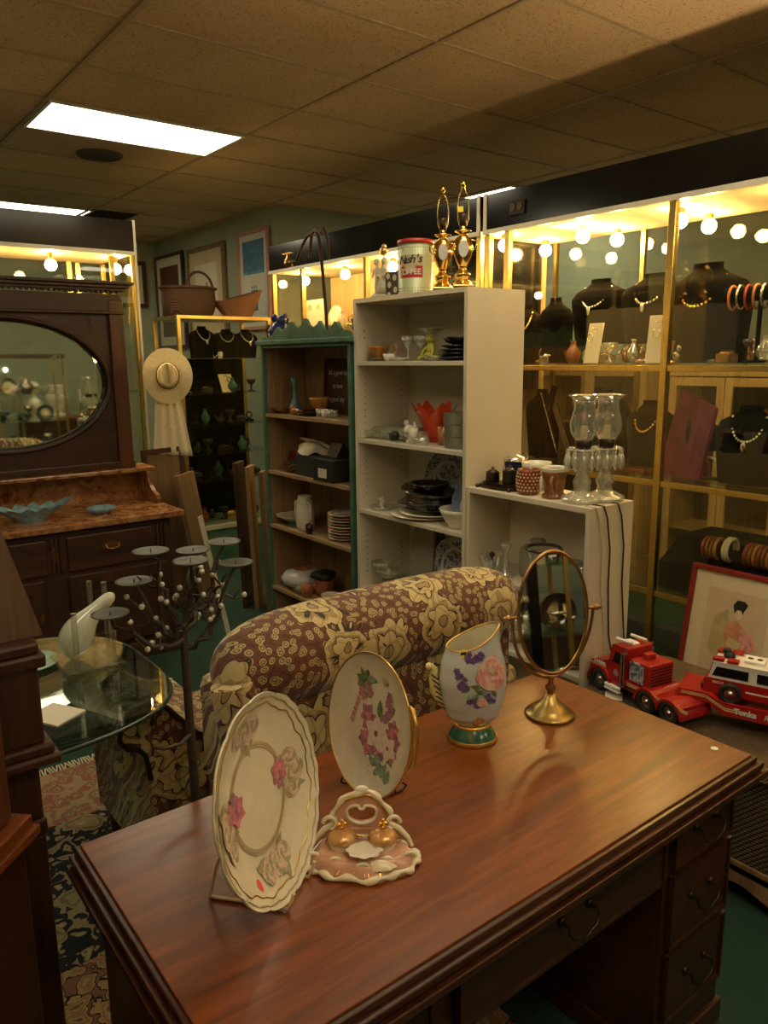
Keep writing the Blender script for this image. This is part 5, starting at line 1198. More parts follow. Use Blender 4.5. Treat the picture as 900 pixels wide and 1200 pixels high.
def heap(u, v):
    q = 2*PI*u; rr = math.sin(PI/2*v); f = 1+.16*math.sin(3*q+v*4)+.08*math.sin(7*q)
    return (.085*rr*f*math.cos(q), .115*rr*f*math.sin(q), .062*(1-v**2)+.010*math.sin(5*q)*v+.004)
G().surf(heap, 48, 14, cu=True).build('cloth', 'linen', t)
G().obox((-.03, -.02, .070), (.09, .10, .003), (.05, .45, .3)).build('paper', 'paper', t); G().obox((.0, -.075, .055), (.07, .08, .003), (.0, .7, -.2)).build('card', 'paper_warm', t)
o = G().prism([(-.06, 0), (.06, 0), (.05, .02), (-.01, .085), (-.05, .02)], -.05, .05, 'y').build('fabric_pouch', 'box_black', bevel=.008); o.location = (2.36, 3.44, z+.121); tag(o, 'black pointed pouch lying on the black box', 'pouch')
z = GS[2]+.0005
t = thing('fruit_bowl', 'wide green and cream footed bowl at the left of the third green shelf', 'bowl', (2.36, 3.925, z)); G().lathe([(.001, 0), (.05, 0), (.045, .012), (.07, .03), (.115, .055), (.118, .06), (.11, .058), (.06, .036), (.001, .03)], n=36, wob=lambda a, v: 1+.03*math.cos(8*a)*v).build('bowl', 'pale_china', t); G().lathe([(.052, .001), (.047, .013), (.072, .029)], n=36).build('underside', 'teal_glaze', t)
t = thing('pitcher', 'tall cream faceted pitcher with panel handles on the third green shelf', 'pitcher', (2.32, 3.755, z)); G().lathe([(.001, 0), (.050, 0), (.055, .02), (.058, .09), (.050, .16), (.040, .19), (.044, .20), (.038, .20), (.001, .17)], n=8).build('body', 'pale_china', t); g = G()
for q in (-1, 1): g.tube([(-.01, q*.045, .165), (-.012, q*.078, .155), (-.012, q*.082, .08), (-.01, q*.05, .05)], .010, 8)
g.build('handle', 'pale_china', t)
tumbler('small dark brown cup at the front edge of the third green shelf', (2.275, 3.64, z), .055, .022, 'bronze_dark')
for i in range(9): plate('red-edged white plate in the stack at the right of the third green shelf', (2.36, 3.40, z+.0165*i), .098, 'white_china' if i % 2 == 0 else 'pink_china', 'stack of red-edged plates')
z = GS[3]+.0005
t = thing('pottery_vessel', 'large speckled cream pot with brown opening on the bottom green shelf', 'pot', (2.375, 3.885, z)); G().lathe([(.001, 0), (.06, 0), (.125, .035), (.135, .065), (.11, .10), (.06, .118)], n=40).build('body', 'delft_white', t); G().lathe([(.062, .117), (.058, .122), (.05, .112), (.04, .08), (.001, .07)], n=40).build('mouth', 'skin_pot', t)
def mug_face(label, loc, s_, hat, rz):
    t = thing('character_jug', label, 'jug', loc, rz)
    g = G(); g.lathe([(.001, 0), (.035*s_, 0), (.048*s_, .03*s_), (.050*s_, .07*s_), (.040*s_, .10*s_), (.001, .11*s_)], n=28); g.ell((0, -.052*s_, .055*s_), (.010*s_, .014*s_, .016*s_), 10, 7)
    for q in (-1, 1): g.ell((q*.020*s_, -.043*s_, .068*s_), (.008*s_, .006*s_, .005*s_), 8, 6); g.ell((q*.050*s_, 0, .06*s_), (.008*s_, .010*s_, .016*s_), 8, 6); g.ell((q*.026*s_, -.036*s_, .045*s_), (.014*s_, .010*s_, .012*s_), 8, 6)
    g.ell((0, -.046*s_, .030*s_), (.018*s_, .006*s_, .004*s_), 8, 6); g.build('head', 'skin_pot', t)
    if hat: G().lathe([(.046*s_, .088*s_), (.066*s_, .098*s_), (.060*s_, .118*s_), (.02*s_, .132*s_), (.001, .134*s_)], n=28, wob=lambda a, v: 1+.10*math.cos(3*a)).build('hat', 'box_black', t)
mug_face('brown face jug with dark hat on the bottom green shelf', (2.38, 3.66, z), 1.15, True, R_-.3)
mug_face('small brown face mug in front of the speckled pot', (2.30, 3.83, z), .72, False, R_+.3)
mug_face('small brown face mug beside the pale cup on the bottom green shelf', (2.285, 3.70, z), .75, False, R_-.5)
bowl('small pale green cup at the front of the bottom green shelf', (2.275, 3.765, z), .032, .045, 'leaf_teal', cat='cup')
bowl('pale cup at the right end of the bottom green shelf', (2.31, 3.49, z), .055, .06, 'pale_china', cat='cup')
# ---------------------------------------------------------------- desk
DKL = (1.05, 1.13, 0); d = thing('desk', 'reddish mahogany pedestal desk with moulded edge in the foreground', 'desk', DKL)
g = W(DKL); g.box(.354, 1.73, .803, 1.457, .735, .76)
g.build('desktop', 'mahogany', d, .002)
g = W(DKL)
for e, z0, z1 in ((.010, .742, .755), (.022, .728, .742), (.014, .722, .728), (.030, .706, .722), (.018, .698, .706)): g.ring([(.354-e, .803-e), (1.73+e, .803-e), (1.73+e, 1.457+min(e, .006)), (.354-e, 1.457+min(e, .006))], [(.37, .82), (1.71, .82), (1.71, 1.44), (.37, 1.44)], z0, z1)
g.build('edge_moulding', 'mahogany_dark', d, .0025)
for x0, x1 in ((.375, .745), (1.435, 1.735-.015)):
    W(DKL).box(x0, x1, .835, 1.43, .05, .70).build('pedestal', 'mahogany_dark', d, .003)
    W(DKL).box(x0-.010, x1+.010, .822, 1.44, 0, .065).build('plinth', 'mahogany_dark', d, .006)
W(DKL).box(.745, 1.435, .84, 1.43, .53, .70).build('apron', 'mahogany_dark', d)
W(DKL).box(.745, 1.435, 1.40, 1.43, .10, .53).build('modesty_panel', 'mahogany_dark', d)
def desk_drawer(x0, x1, z0, z1):
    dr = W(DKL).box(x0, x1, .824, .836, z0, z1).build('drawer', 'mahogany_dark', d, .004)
    W(DKL).ring([(x0, z0), (x1, z0), (x1, z1), (x0, z1)], [(x0+.008, z0+.008), (x1-.008, z0+.008), (x1-.008, z1-.008), (x0+.008, z1-.008)], .819, .826, 'y').build('cockbead', 'mahogany_dark', dr)
    xc, zc = (x0+x1)/2, (z0+z1)/2+.012
    for q in (-1, 1):
        W(DKL).lathe([(.001, -.004), (.010, -.003), (.010, .0), (.001, .001)], (0, 0, 0), 14) if False else None
        g = W(DKL); g.ell((xc+q*.042, .822, zc), (.010, .006, .010), 12, 8); g.cyl((xc+q*.042, .822, zc), (xc+q*.042, .806, zc), .004); g.build('rosette', 'bronze_dark', dr)
    W(DKL).tube([(xc-.042, .804, zc), (xc-.046, .800, zc-.012), (xc-.034, .796, zc-.026), (xc-.020, .796, zc-.030), (xc-.008, .796, zc-.036), (xc, .796, zc-.038), (xc+.008, .796, zc-.036), (xc+.020, .796, zc-.030), (xc+.034, .796, zc-.026), (xc+.046, .800, zc-.012), (xc+.042, .804, zc)], .0028, 8).build('handle', 'bronze_dark', dr)
desk_drawer(.79, 1.415, .548, .690)
for z0, z1 in ((.560, .690), (.352, .545), (.150, .338)): desk_drawer(1.452, 1.702, z0, z1)
for z0, z1 in ((.560, .690), (.352, .545), (.150, .338)): desk_drawer(.392, .730, z0, z1)
o = G().lathe([(.001, 0), (.009, 0), (.009, .0012), (.001, .0013)], n=24).build('round_sticker', 'sticker_white'); o.location = (1.688, .874, .7602); tag(o, 'round white sticker on the right corner of the desk top', 'sticker')

# ---------------------------------------------------------------- painted decoration
def rot2(P_, a, c=(0, 0)): return [(c[0]+x*math.cos(a)-y*math.sin(a), c[1]+x*math.sin(a)+y*math.cos(a)) for x, y in P_]
def petal(c, a, l, w_, n=9):
    P_ = []
    for i in range(n): t_ = i/(n-1); P_.append((l*t_, w_*math.sin(PI*t_**.8)*.5))
    for i in range(n-2, 0, -1): t_ = i/(n-1); P_.append((l*t_, -w_*math.sin(PI*t_**.8)*.5))
    return rot2(P_, a, c)
def blossom(c, r, mi, mc, n=5, ph=0., rnd=None):
    out = [(petal(c, ph+2*PI*i/n, r, r*.75), mi if not rnd else rnd[i % len(rnd)]) for i in range(n)]
    out.append((ellp(r*.16, r*.16, 8, c), mc)); return out
def rose(c, r, m1, m2, m3, ph=0.):
    out = []
    for ring_, (rr, k, m_) in enumerate(((1., 6, m1), (.78, 5, m2), (.56, 5, m1), (.36, 4, m3))):
        for i in range(k):
            a = ph+ring_*.5+2*PI*i/k; cc = (c[0]+math.cos(a)*r*rr*.45, c[1]+math.sin(a)*r*rr*.45); out.append((rot2(ellp(r*rr*.38, r*rr*.50, 10), a, cc), m_ if i % 2 else (m2 if m_ == m1 else m1)))
    return out
def leaf(c, a, l, mi): return [(petal(c, a, l, l*.45), mi)]
def basis_rot(n, tilt):
    """rotation whose Z is the horizontal unit vector n tipped up by tilt, Y upwards"""
    n = Vector(n).normalized(); Z_ = (n*math.cos(tilt)+Vector((0, 0, 1))*math.sin(tilt)).normalized(); X_ = Vector((0, 0, 1)).cross(Z_).normalized(); Y_ = Z_.cross(X_)
    return Matrix((X_, Y_, Z_)).transposed()
random.seed(12)
# ---- left plate: cream with scalloped gold-lined rim
R1 = .180; n1 = Vector((.56, -.826, 0)); tl1 = .21
M1 = basis_rot(n1, tl1)
bot = Vector((.598, 1.086, .7625)); ctr = bot + (M1 @ Vector((0, 1, 0)))*R1 + Vector((0, 0, .002))
t = thing('plate', 'large cream scalloped plate with four rose sprays, standing at the left of the desk', 'plate', ctr, rot=M1.to_euler())
def zr(q): # q = r/R
    return 0 if q < .55 else .030*((q-.55)/.45)**1.6
def sc(a): return 1+.022*abs(math.sin(a*6))**.6-.012+.012*math.sin(a*3)
def P1(u, v):
    r_ = math.hypot(u, v); q = min(1, r_/R1); e = 1e-3; sl = (zr(min(1, q+e))-zr(max(0, q-e)))/(2*e*R1) if q > .5 else 0
    nn = Vector((-sl*u/(r_+1e-9), -sl*v/(r_+1e-9), 1)).normalized(); return ((u, v, zr(q)), nn)
g = G()
g.surf(lambda u, v: (R1*v*(1+(sc(2*PI*u)-1)*v**6)*math.cos(2*PI*u), R1*v*(1+(sc(2*PI*u)-1)*v**6)*math.sin(2*PI*u), zr(v)+.0015*math.sin(2*PI*u*24)*max(0, v-.86)*6), 144, 30, cu=True)
g.surf(lambda u, v: (R1*(1-v*.999)*(1+(sc(2*PI*u)-1)*(1-v)**6)*math.cos(2*PI*u), R1*(1-v*.999)*(1+(sc(2*PI*u)-1)*(1-v)**6)*math.sin(2*PI*u), zr(1-v)-.0055), 144, 16, cu=True)
g.surf(lambda u, v: ((R1*sc(2*PI*u)+.0012*math.cos(PI*(v-.5)))*math.cos(2*PI*u), (R1*sc(2*PI*u)+.0012*math.cos(PI*(v-.5)))*math.sin(2*PI*u), zr(1)-.0055+.0055*v), 144, 4, cu=True, mi=0)
# raised scroll line inside the rim and inner printed ring
def ringline(rad, w_, mi, wob=0, k=1):
    def S_(u, v):
        a = 2*PI*u; r_ = rad*(1+wob*math.sin(a*k)+wob*.5*math.sin(a*k*2.3+1))+(v-.5)*w_; p, nn = P1(r_*math.cos(a), r_*math.sin(a)); p = Vector(p)+nn*(.0007+(.0012 if wob else 0)*math.sin(PI*v)); return tuple(p)
    g.surf(S_, 220, 4, cu=True, mi=mi)
ringline(R1*.50, .0045, 5); ringline(R1*.475, .0012, 4); ringline(R1*.525, .0012, 4); ringline(R1*.89, .0028, 4, .018, 12); ringline(R1*.96, .003, 5, .006, 24)
dec = []
for k, (a0, pk) in enumerate(((PI/2, False), (-.12, True), (-PI/2, False), (PI, True))):
    cx, cy = R1*.66*math.cos(a0), R1*.66*math.sin(a0); tx, ty = -math.sin(a0), math.cos(a0)
    for j in range(6): dec += leaf((cx+tx*.01*(j-3)+random.uniform(-.01, .01), cy+ty*.01*(j-3)+random.uniform(-.01, .01)), random.uniform(0, 6.28), .040, 2)
    for j, (o_, rr) in enumerate(((-.028, .028), (.0, .032), (.028, .024))):
        c_ = (cx+tx*o_+random.uniform(-.006, .006), cy+ty*o_+random.uniform(-.006, .006)); dec += rose(c_, rr, 3, 2, 1, random.random()*6)
    if pk:
        c_ = (cx-math.cos(a0)*.040+tx*(.016 if k == 1 else -.02), cy-math.sin(a0)*.030+ty*(.016 if k == 1 else -.02)); dec += blossom(c_, .030, 6, 7, 6, .4); dec += blossom((c_[0]-.018*tx, c_[1]-.018*ty), .015, 7, 6, 5)
g.decal(dec, P1)
g.decal([(ellp(.0065, .011, 20, (-R1*.42, -R1*.66)), 8)], P1, .0012)
g.build('dish', ['cream_china', 'petal_ochre', 'petal_grey', 'petal_light', 'gilt', 'cream_line', 'petal_pink', 'petal_mauve', 'sticker_red'], t)
# its stand: cream folding easel
t = thing('plate_stand', 'cream folding plate easel under the scalloped plate', 'plate stand', (bot.x, bot.y, .76), math.atan2(n1.y, n1.x)+PI/2)
# local -y points along the face normal
for q in (-1, 1):
    x = q*.045
    G().tube([(x, -.040, .022), (x, -.034, .006), (x, -.0, .004), (x*1.1, .07, .004), (x*1.2, .115, .004)], .0032, 8).build('foot', 'mat_cream', t)
    G().tube([(x, -.040, .020), (x, -.046, .040)], .0032, 8).build('prong', 'mat_cream', t)
    G().tube([(x*1.2, .115, .004), (x*.9, .105, .06), (x*.6, .065, .16)], .0032, 8).build('brace', 'mat_cream', t)
G().tube([(-.05, .06, .13), (.05, .06, .13)], .003, 8).build('crossbar', 'mat_cream', t)

# ---- second plate: gilt-handled plate facing left
R2 = .150; n2 = Vector((-1., .02, 0)); tl2 = .18; M2 = basis_rot(n2, tl2)
bot2 = Vector((.905, 1.255, .7625)); ctr = bot2 + (M2 @ Vector((0, 1, 0)))*R2*1.04
t = thing('plate', 'cream handled plate with mauve blossom and gilt rim, standing in the middle of the desk', 'plate', ctr, rot=M2.to_euler())
def z2(q): return 0 if q < .6 else .016*((q-.6)/.4)**1.7
def P2(u, v):
    r_ = math.hypot(u, v/1.04); q = min(1, r_/R2); e = 1e-3; sl = (z2(min(1, q+e))-z2(max(0, q-e)))/(2*e*R2) if q > .55 else 0
    nn = Vector((-sl*u/(r_+1e-9), -sl*v/(r_+1e-9), 1)).normalized(); return ((u, v, z2(q)), nn)
g = G()
g.surf(lambda u, v: (R2*v*math.cos(2*PI*u), 1.04*R2*v*math.sin(2*PI*u), z2(v)), 96, 20, cu=True)
g.surf(lambda u, v: (R2*(1-v*.999)*math.cos(2*PI*u), 1.04*R2*(1-v*.999)*math.sin(2*PI*u), z2(1-v)-.004), 96, 12, cu=True)
dec = []
C_ = (.028, -.024)
for j in range(16): dec += leaf((C_[0]+random.uniform(-.03, .03), C_[1]-.03+random.uniform(-.05, .03)), random.uniform(0, 6.28), random.uniform(.025, .045), 1 if j % 2 else 2)
for j in range(18): dec.append((rot2(ellp(.014, .008, 10), random.random()*3, (C_[0]+random.uniform(-.05, .06), C_[1]-.055+random.uniform(-.03, .03))), 2 if j % 3 else 5))
for j in range(13): dec += blossom((C_[0]+random.uniform(-.055, .06), C_[1]+random.uniform(-.05, .055)), random.uniform(.020, .030), 3, 6, 5, random.random()*6, (3, 4, 3))
dec += blossom((C_[0]-.01, C_[1]+.008), .042, 5, 6, 5, .3); dec += blossom((C_[0]+.035, C_[1]-.008), .032, 5, 3, 5, .9)
for j in range(7): dec += blossom((C_[0]+.012+.007*j*(1 if j < 4 else .2), C_[1]+.05+.0085*j), .012, 3, 4, 5, j)
dec += leaf((C_[0]-.005, C_[1]+.045), 1.7, .04, 1)
for j in range(5): dec += blossom((-.06+.010*j, .075-.012*(j % 3)), .013, 3, 4, 5, j); dec += leaf((-.045, .085), .3+.9*j, .030, 1)
dec += leaf((-.035, .09), .2, .035, 2)
for j in range(6): dec += blossom((-.055-.012*j*.3, .05-.013*j), .008, 4, 3, 4, j)
dec.append((rot2(ellp(.012, .009, 12), .3, (.028, .105)), 7))
g.decal(dec, P2)
g.build('dish', ['cream_china', 'leaf_green', 'leaf_teal', 'petal_mauve', 'petal_pink', 'petal_white', 'gilt', 'petal_ochre'], t)
G().tube([(R2*1.0*math.cos(a), 1.04*R2*math.sin(a), z2(1)-.001) for a in [j*PI/48 for j in range(96)]], .0022, 8, closed=True).build('gilt_rim', 'gilt', t)
# handle rises at the far right edge (local +x is away from the viewer here)
hx = 1
for s_ in (1, ):
    G().tube([(s_*R2*.86, .085, .014), (s_*R2*.96, .085, .018), (s_*R2*1.07, .055, .016), (s_*R2*1.09, .0, .012), (s_*R2*1.06, -.03, .012), (s_*R2*1.0, -.045, .014)], [.004, .005, .006, .006, .005, .004], 10).build('handle', 'gilt', t)
t = thing('plate_stand', 'dark scrolled metal stand holding the handled plate', 'plate stand', (bot2.x, bot2.y, .76), math.atan2(n2.y, n2.x)+PI/2)
for q in (-1, 1):
    x = q*.05
    G().tube([(x, -.022, .022), (x, -.026, .012), (x, -.018, .004), (x, .02, .004), (x, .07, .004), (x, .082, .012), (x, .072, .020)], .0026, 8).build('foot', 'bronze_dark', t)
    G().tube([(x, .05, .004), (x*.8, .055, .04), (x*.5, .048, .10)], .0026, 8).build('brace', 'bronze_dark', t)
G().tube([(-.05, .045, .004), (.05, .045, .004)], .0024, 8).build('crossbar', 'bronze_dark', t)

# ---- vase
VL = (1.268, 1.285, .76); vz = -.28
t = thing('porcelain_vase', 'tall pale blue pillow vase with pink rose, slanted mouth and leaf handle', 'vase', VL, vz-.35)
prof = [(0, .040), (.03, .046), (.10, .066), (.30, .079), (.5, .0845), (.7, .080), (.88, .069), (1, .064)]
def vr(v):
    k = 0
    while k < len(prof)-2 and v > prof[k+1][0]: k += 1
    a, b = prof[k], prof[k+1]; f = (v-a[0])/(b[0]-a[0]); f = max(0, min(1, f)); f = f*f*(3-2*f)*.5+f*.5; return a[1]*(1-f)+b[1]*f
def vtop(a): return .272+.028*math.cos(a)-.016*max(0, -math.sin(a))**2*1.0
def VS(a, z, inset=0.):
    v = max(0, min(1, (z-.042)/.225)); r_ = vr(v)-inset
    return Vector((r_*math.cos(a), r_*.72*math.sin(a), z))
g = G()
g.surf(lambda u, v: tuple(VS(2*PI*u, .042+(vtop(2*PI*u)-.042)*v)), 64, 30, cu=True)
g.surf(lambda u, v: tuple(VS(2*PI*u, vtop(2*PI*u)-(vtop(2*PI*u)-.10)*v, .004)), 64, 12, cu=True, mi=1)
def PV(u, v): # u = angle offset metres, v = height
    a = -PI/2+u/.075; p = VS(a, v); e = .01; tx = VS(a+e, v)-VS(a-e, v); tz = VS(a, v+.002)-VS(a, v-.002); nn = tx.cross(tz).normalized(); return (tuple(p), nn)
dec = []; Cv = (.030, .185)
for j in range(12): dec += leaf((Cv[0]-.02+random.uniform(-.03, .03), Cv[1]-.04+random.uniform(-.03, .04)), random.uniform(0, 6.28), .026, 3 if j % 3 else 4)
for c_ in ((-.015, .232), (.0, .238), (-.028, .228), (.014, .236), (-.04, .185), (-.032, .172), (-.042, .198), (-.03, .160), (.0, .118), (-.012, .126), (.012, .125), (.035, .125), (.03, .135), (.004, .23), (-.02, .24)):
    for q in range(3): dec += blossom((c_[0]+random.uniform(-.008, .008), c_[1]+random.uniform(-.008, .008)), .0085, 5, 6, 5, q)
dec += rose((Cv[0]+.008, Cv[1]+.006), .048, 2, 7, 2, .2); dec += rose((Cv[0]+.012, Cv[1]+.032), .026, 7, 2, 2, 1.2); dec += rose((Cv[0]-.018, Cv[1]-.062), .014, 7, 2, 7, .8)
for q in range(5): dec += leaf((-.005+.007*q, .052+.004*q), 1.2+.3*q, .022, 8)
g.decal(dec, PV, .0007)
g.decal([([(-.047, .243), (-.033, .257), (-.019, .243), (-.033, .229)], 9)], PV, .0013)
g.decal([([(-.042, .245), (-.026, .248), (-.026, .240), (-.042, .238)], 6)], PV, .0017)
g.build('body', ['vase_blue', 'cream_china', 'petal_rose', 'leaf_green', 'leaf_teal', 'violet', 'ink', 'petal_light', 'gilt', 'sticker_yellow'], t)
G().tube([tuple(VS(2*PI*j/64, vtop(2*PI*j/64), .002)) for j in range(64)], .0026, 8, closed=True).build('gilt_rim', 'gilt', t)
G().lathe([(.001, .0), (.062, .0), (.064, .005), (.060, .011)], n=40, sy=.95).lathe([(.045, .034), (.047, .038), (.044, .043), (.036, .046)], n=40, sy=.85).build('gilt_foot', 'gilt', t)
G().lathe([(.060, .011), (.058, .014), (.054, .022), (.046, .032), (.042, .037)], n=40, sy=.95).build('foot', 'deep_green_china', t)
hp = [(-.050, 0, .072), (-.074, 0, .095), (-.094, 0, .130), (-.099, 0, .165), (-.096, 0, .188), (-.106, 0, .198)]
g = G(); g.tube(hp, [.009, .013, .014, .011, .008, .006], 12); g.ell((-.110, 0, .194), .009, 10, 7)
g.build('leaf_handle', 'handle_yellow', t)
g = G()
for q in range(7):
    z_ = .080+.014*q; g.tube([(-.060-.028*(q/6)**.6, -.013, z_), (-.075-.024*(q/6)**.6, -.0145, z_+.010), (-.088-.016*(q/6)**.5, -.009, z_+.012)], .0018, 6)
g.build('gilt_veins', 'bronze_dark', t)

# ---- dressing mirror
ML = (1.520, 1.247, .76); u_ = Vector((.948, -.319, 0))
t = thing('dressing_mirror', 'oval brass swing mirror on a stepped round foot, at the far right of the desk', 'mirror', ML, math.atan2(u_.y, u_.x))
G().lathe([(.001, 0), (.064, 0), (.067, .004), (.063, .010), (.050, .013), (.048, .020), (.040, .023), (.036, .030), (.030, .032), (.018, .052), (.012, .060), (.001, .062)], n=48).build('foot', 'brass', t)
G().lathe([(.010, .060), (.008, .064), (.014, .074), (.014, .080), (.007, .090), (.006, .098), (.010, .104), (.008, .112), (.001, .114)], n=24).build('stem', 'brass_old', t)
zc = .286
yo = [(.121*math.cos(a), 0, zc+.178*math.sin(a)) for a in [PI+PI*j/32 for j in range(33)]]
G().tube(yo, .0046, 10).build('yoke', 'brass_old', t)
for q in (-1, 1):
    g = G(); g.cyl((q*.108, 0, zc), (q*.128, 0, zc), .004); g.ell((q*.132, 0, zc), .009, 14, 9); g.ell((q*.142, 0, zc), .006, 12, 8); g.build('pivot_knob', 'brass_old', t)
Mi = Matrix.Translation((0, 0, zc)) @ Matrix.Rotation(-.10, 4, 'X')
def MG(): g = G(); g.T = Mi; return g
a_, b_ = .102, .162
g = MG(); g.tube([(a_*math.cos(q), -.0, b_*math.sin(q)) for q in [2*PI*j/72 for j in range(72)]], .0050, 10, closed=True); g.build('rim', 'brass_old', t)
g = MG(); g.prism(ellp(a_-.002, b_-.002, 72), .0, .006, 'y'); g.build('backing', 'black_matte', t)
mo = MG().prism(ellp(a_-.001, b_-.001, 72), -.0016, .0, 'y').build('mirror', 'mirror', t)
MG().obox((0.0, -.0022, b_-.012), (.022, .001, .006)).build('sticker', 'sticker_white', t)

# ---- porcelain inkstand
t = thing('porcelain_inkstand', 'ornate pink and cream porcelain inkstand with two gilt-lidded pots, front of the desk', 'inkstand', (.764, 1.068, .76), -.66)
def wv(a): return 1+.035*math.cos(9*a)+.03*math.cos(5*a+1)
def slab(u, v):
    a = 2*PI*u; r_ = wv(a)*(1-.26*v); x = .100*r_*math.cos(a)*(1-.12*math.sin(a)); y = .066*r_*math.sin(a)
    return (x, y, .004+.024*math.sin(PI/2*v)+.010*max(0, math.sin(a))*v)
g = G(); g.surf(slab, 90, 10, cu=True); g.prism([slab(i/90, 0)[:2] for i in range(90)], 0, .0045); g.prism([slab(i/60, 1)[:2] for i in range(60)], .020, .029)
g.build('base', 'pink_china', t)
g = G(); g.tube([tuple(Vector(slab(i/90, 0))+Vector((0, 0, .003+.003*math.sin(i*.9)))) for i in range(90)], [.0055+.0022*math.sin(i*1.1) for i in range(90)], 8, closed=True)
for x0, s_ in ((-.092, 1), (.092, -1), (-.05, 1), (.05, -1), (0, 1)):
    sp = []
    for i in range(16): q = i/15*4.6; rr = .016*(1-i/17); sp.append((x0+s_*rr*math.cos(q), -.052+abs(x0)*.35+.006*rr, .016+rr*math.sin(q)*.8+.004))
    g.tube(sp, [.0042*(1-.6*i/15) for i in range(16)], 8)
g.build('scroll_border', 'cream_china', t)
# pierced back: heart-like opening framed by scrolls
yb = .034
g = G(); ou = []; inn = []
for i in range(64):
    a = 2*PI*i/64; s_ = math.sin(a); c_ = math.cos(a); ou.append((.052*c_*(1-.12*s_)*(1+.05*math.cos(6*a)), .076+.046*s_*(1+.06*math.cos(5*a)))); hr = (.8-.25*max(0, s_)*abs(s_)+.22*abs(c_)*max(0, s_)); inn.append((.030*c_*hr*1.15, .078+.024*s_*hr*1.1-(.006 if abs(c_) < .25 and s_ > 0 else 0)))
g.ring(ou, inn, yb-.006, yb+.006, 'y', 0, True); g.box(-.05, .05, yb-.008, yb+.008, .022, .048); g.build('pierced_back', 'pink_china', t, .002)
g = G()
g.tube([(x, yb-.006, z_) for x, z_ in ou], [.0052+.0018*math.sin(i*.8) for i in range(64)], 8, closed=True); g.tube([(x, yb-.006, z_) for x, z_ in inn], .0030, 8, closed=True)
for s_ in (-1, 1):
    sp = [(s_*(.056+.016*(1-i/17)*math.cos(i*.36)), yb-.010-.001*i, .062+.018*(1-i/17)*math.sin(i*.36)) for i in range(15)]; g.tube(sp, [.0045*(1-.5*i/14) for i in range(15)], 8)
    g.tube([(s_*.048, yb-.006, .06), (s_*.070, yb-.012, .050), (s_*.086, yb-.016, .034), (s_*.094, yb-.018, .018)], [.005, .006, .005, .004], 8)
g.ell((0, yb-.004, .126), (.014, .007, .008), 12, 8)
g.build('scrollwork', 'cream_china', t)
g = G(); random.seed(6)
g.tube([(x*.93, yb-.0105, .076+(z_-.076)*.92) for x, z_ in ou], .0013, 6, closed=True); g.build('gilt_line', 'gold', t)
g = G()
for i in range(26): a = random.random()*6.28; p = slab(a/6.28, .15); g.tube([(p[0], p[1], p[2]+.002), (p[0]*.93, p[1]*.93, p[2]+.007), (p[0]*.90+.006, p[1]*.88, p[2]+.006)], .0012, 6)
g.build('gilding', 'gold', t); t.scale = (1.03,)*3
for x in (-.036, .040):
    pt = G().lathe([(.022, .026), (.024, .034), (.022, .040), (.026, .042)], (x, .004, 0), 28).build('ink_pot', 'cream_china', t)
    g = G(); g.lathe([(.027, .042), (.028, .046), (.022, .054), (.012, .060), (.001, .062)], (x, .004, 0), 36, wob=lambda a, v: 1+.05*math.cos(12*a)); g.build('lid', 'peach_gold', pt)
    g = G(); g.ell((x, .004, .065), (.006, .006, .005)); g.ell((x-.005, .004, .071), (.006, .005, .005), 8, 6); g.ell((x+.005, .002, .073), (.006, .005, .006), 8, 6); g.ell((x, .004, .079), .004, 8, 6); g.build('knob', 'gold', pt)
g = G(); g.surf(lambda u, v: (.006+(.010+.022*v)*(1+.07*math.cos(8*2*PI*u)*v)*math.cos(2*PI*u), -.030+(.008+.017*v)*(1+.07*math.cos(8*2*PI*u)*v)*math.sin(2*PI*u), .030+.012*v), 64, 7, cu=True); g.prism(ellp(.011, .009, 20, (.006, -.030)), .028, .0305); g.build('pen_dish', 'white_china', t)
g = G(); g.surf(lambda u, v: (.032+.030*v*(1+.10*math.cos(7*2*PI*u))*math.cos(2*PI*u), -.047+.014*v*math.sin(2*PI*u), .020+.012*(1-v*v)), 56, 6, cu=True); g.build('front_shell', 'cream_china', t)

# ---------------------------------------------------------------- trunk
TKL = (2.44, .85, 0); t = thing('wicker_chest', 'brass-coloured woven trunk with scalloped wooden skirt under the toy truck', 'chest', TKL)
W(TKL).box(2.20, 2.72, .15, 1.655, .12, .44).build('body', 'brocade', t, .008)
W(TKL).box(2.165, 2.735, .12, 1.665, .44, .498).build('lid', 'wicker_gold', t, .012)
g = W(TKL); g.box(2.19, 2.73, .14, 1.66, .10, .135)
sk = [(1.66, .12), (.14, .12)]+[(.14+i*.0253, .035+.028*math.sin(i*PI/10)**2) for i in range(61)]
g.prism(sk, 2.19, 2.205, 'x'); g.build('skirt', 'pine', t)
for x in (2.23, 2.69):
    for y in (.19, 1.62): W(TKL).box(x-.025, x+.025, y-.025, y+.025, 0, .10).build('foot', 'walnut', t)
g = W(TKL); g.tube([(2.167, .13+.0255*i, .470+.005*(i % 2)) for i in range(60)], .006, 6); g.tube([(2.167, .13+.0255*i, .455-.005*(i % 2)) for i in range(60)], .006, 6); g.build('braid', 'wicker_gold', t)
o = G().box(-.035, .035, -.03, .03, 0, .002).build('paper_slip', 'paper'); o.location = (2.235, 1.545, .4985); o.rotation_euler = (0, 0, .6); tag(o, 'white paper slip on the trunk under the truck cab', 'paper slip')

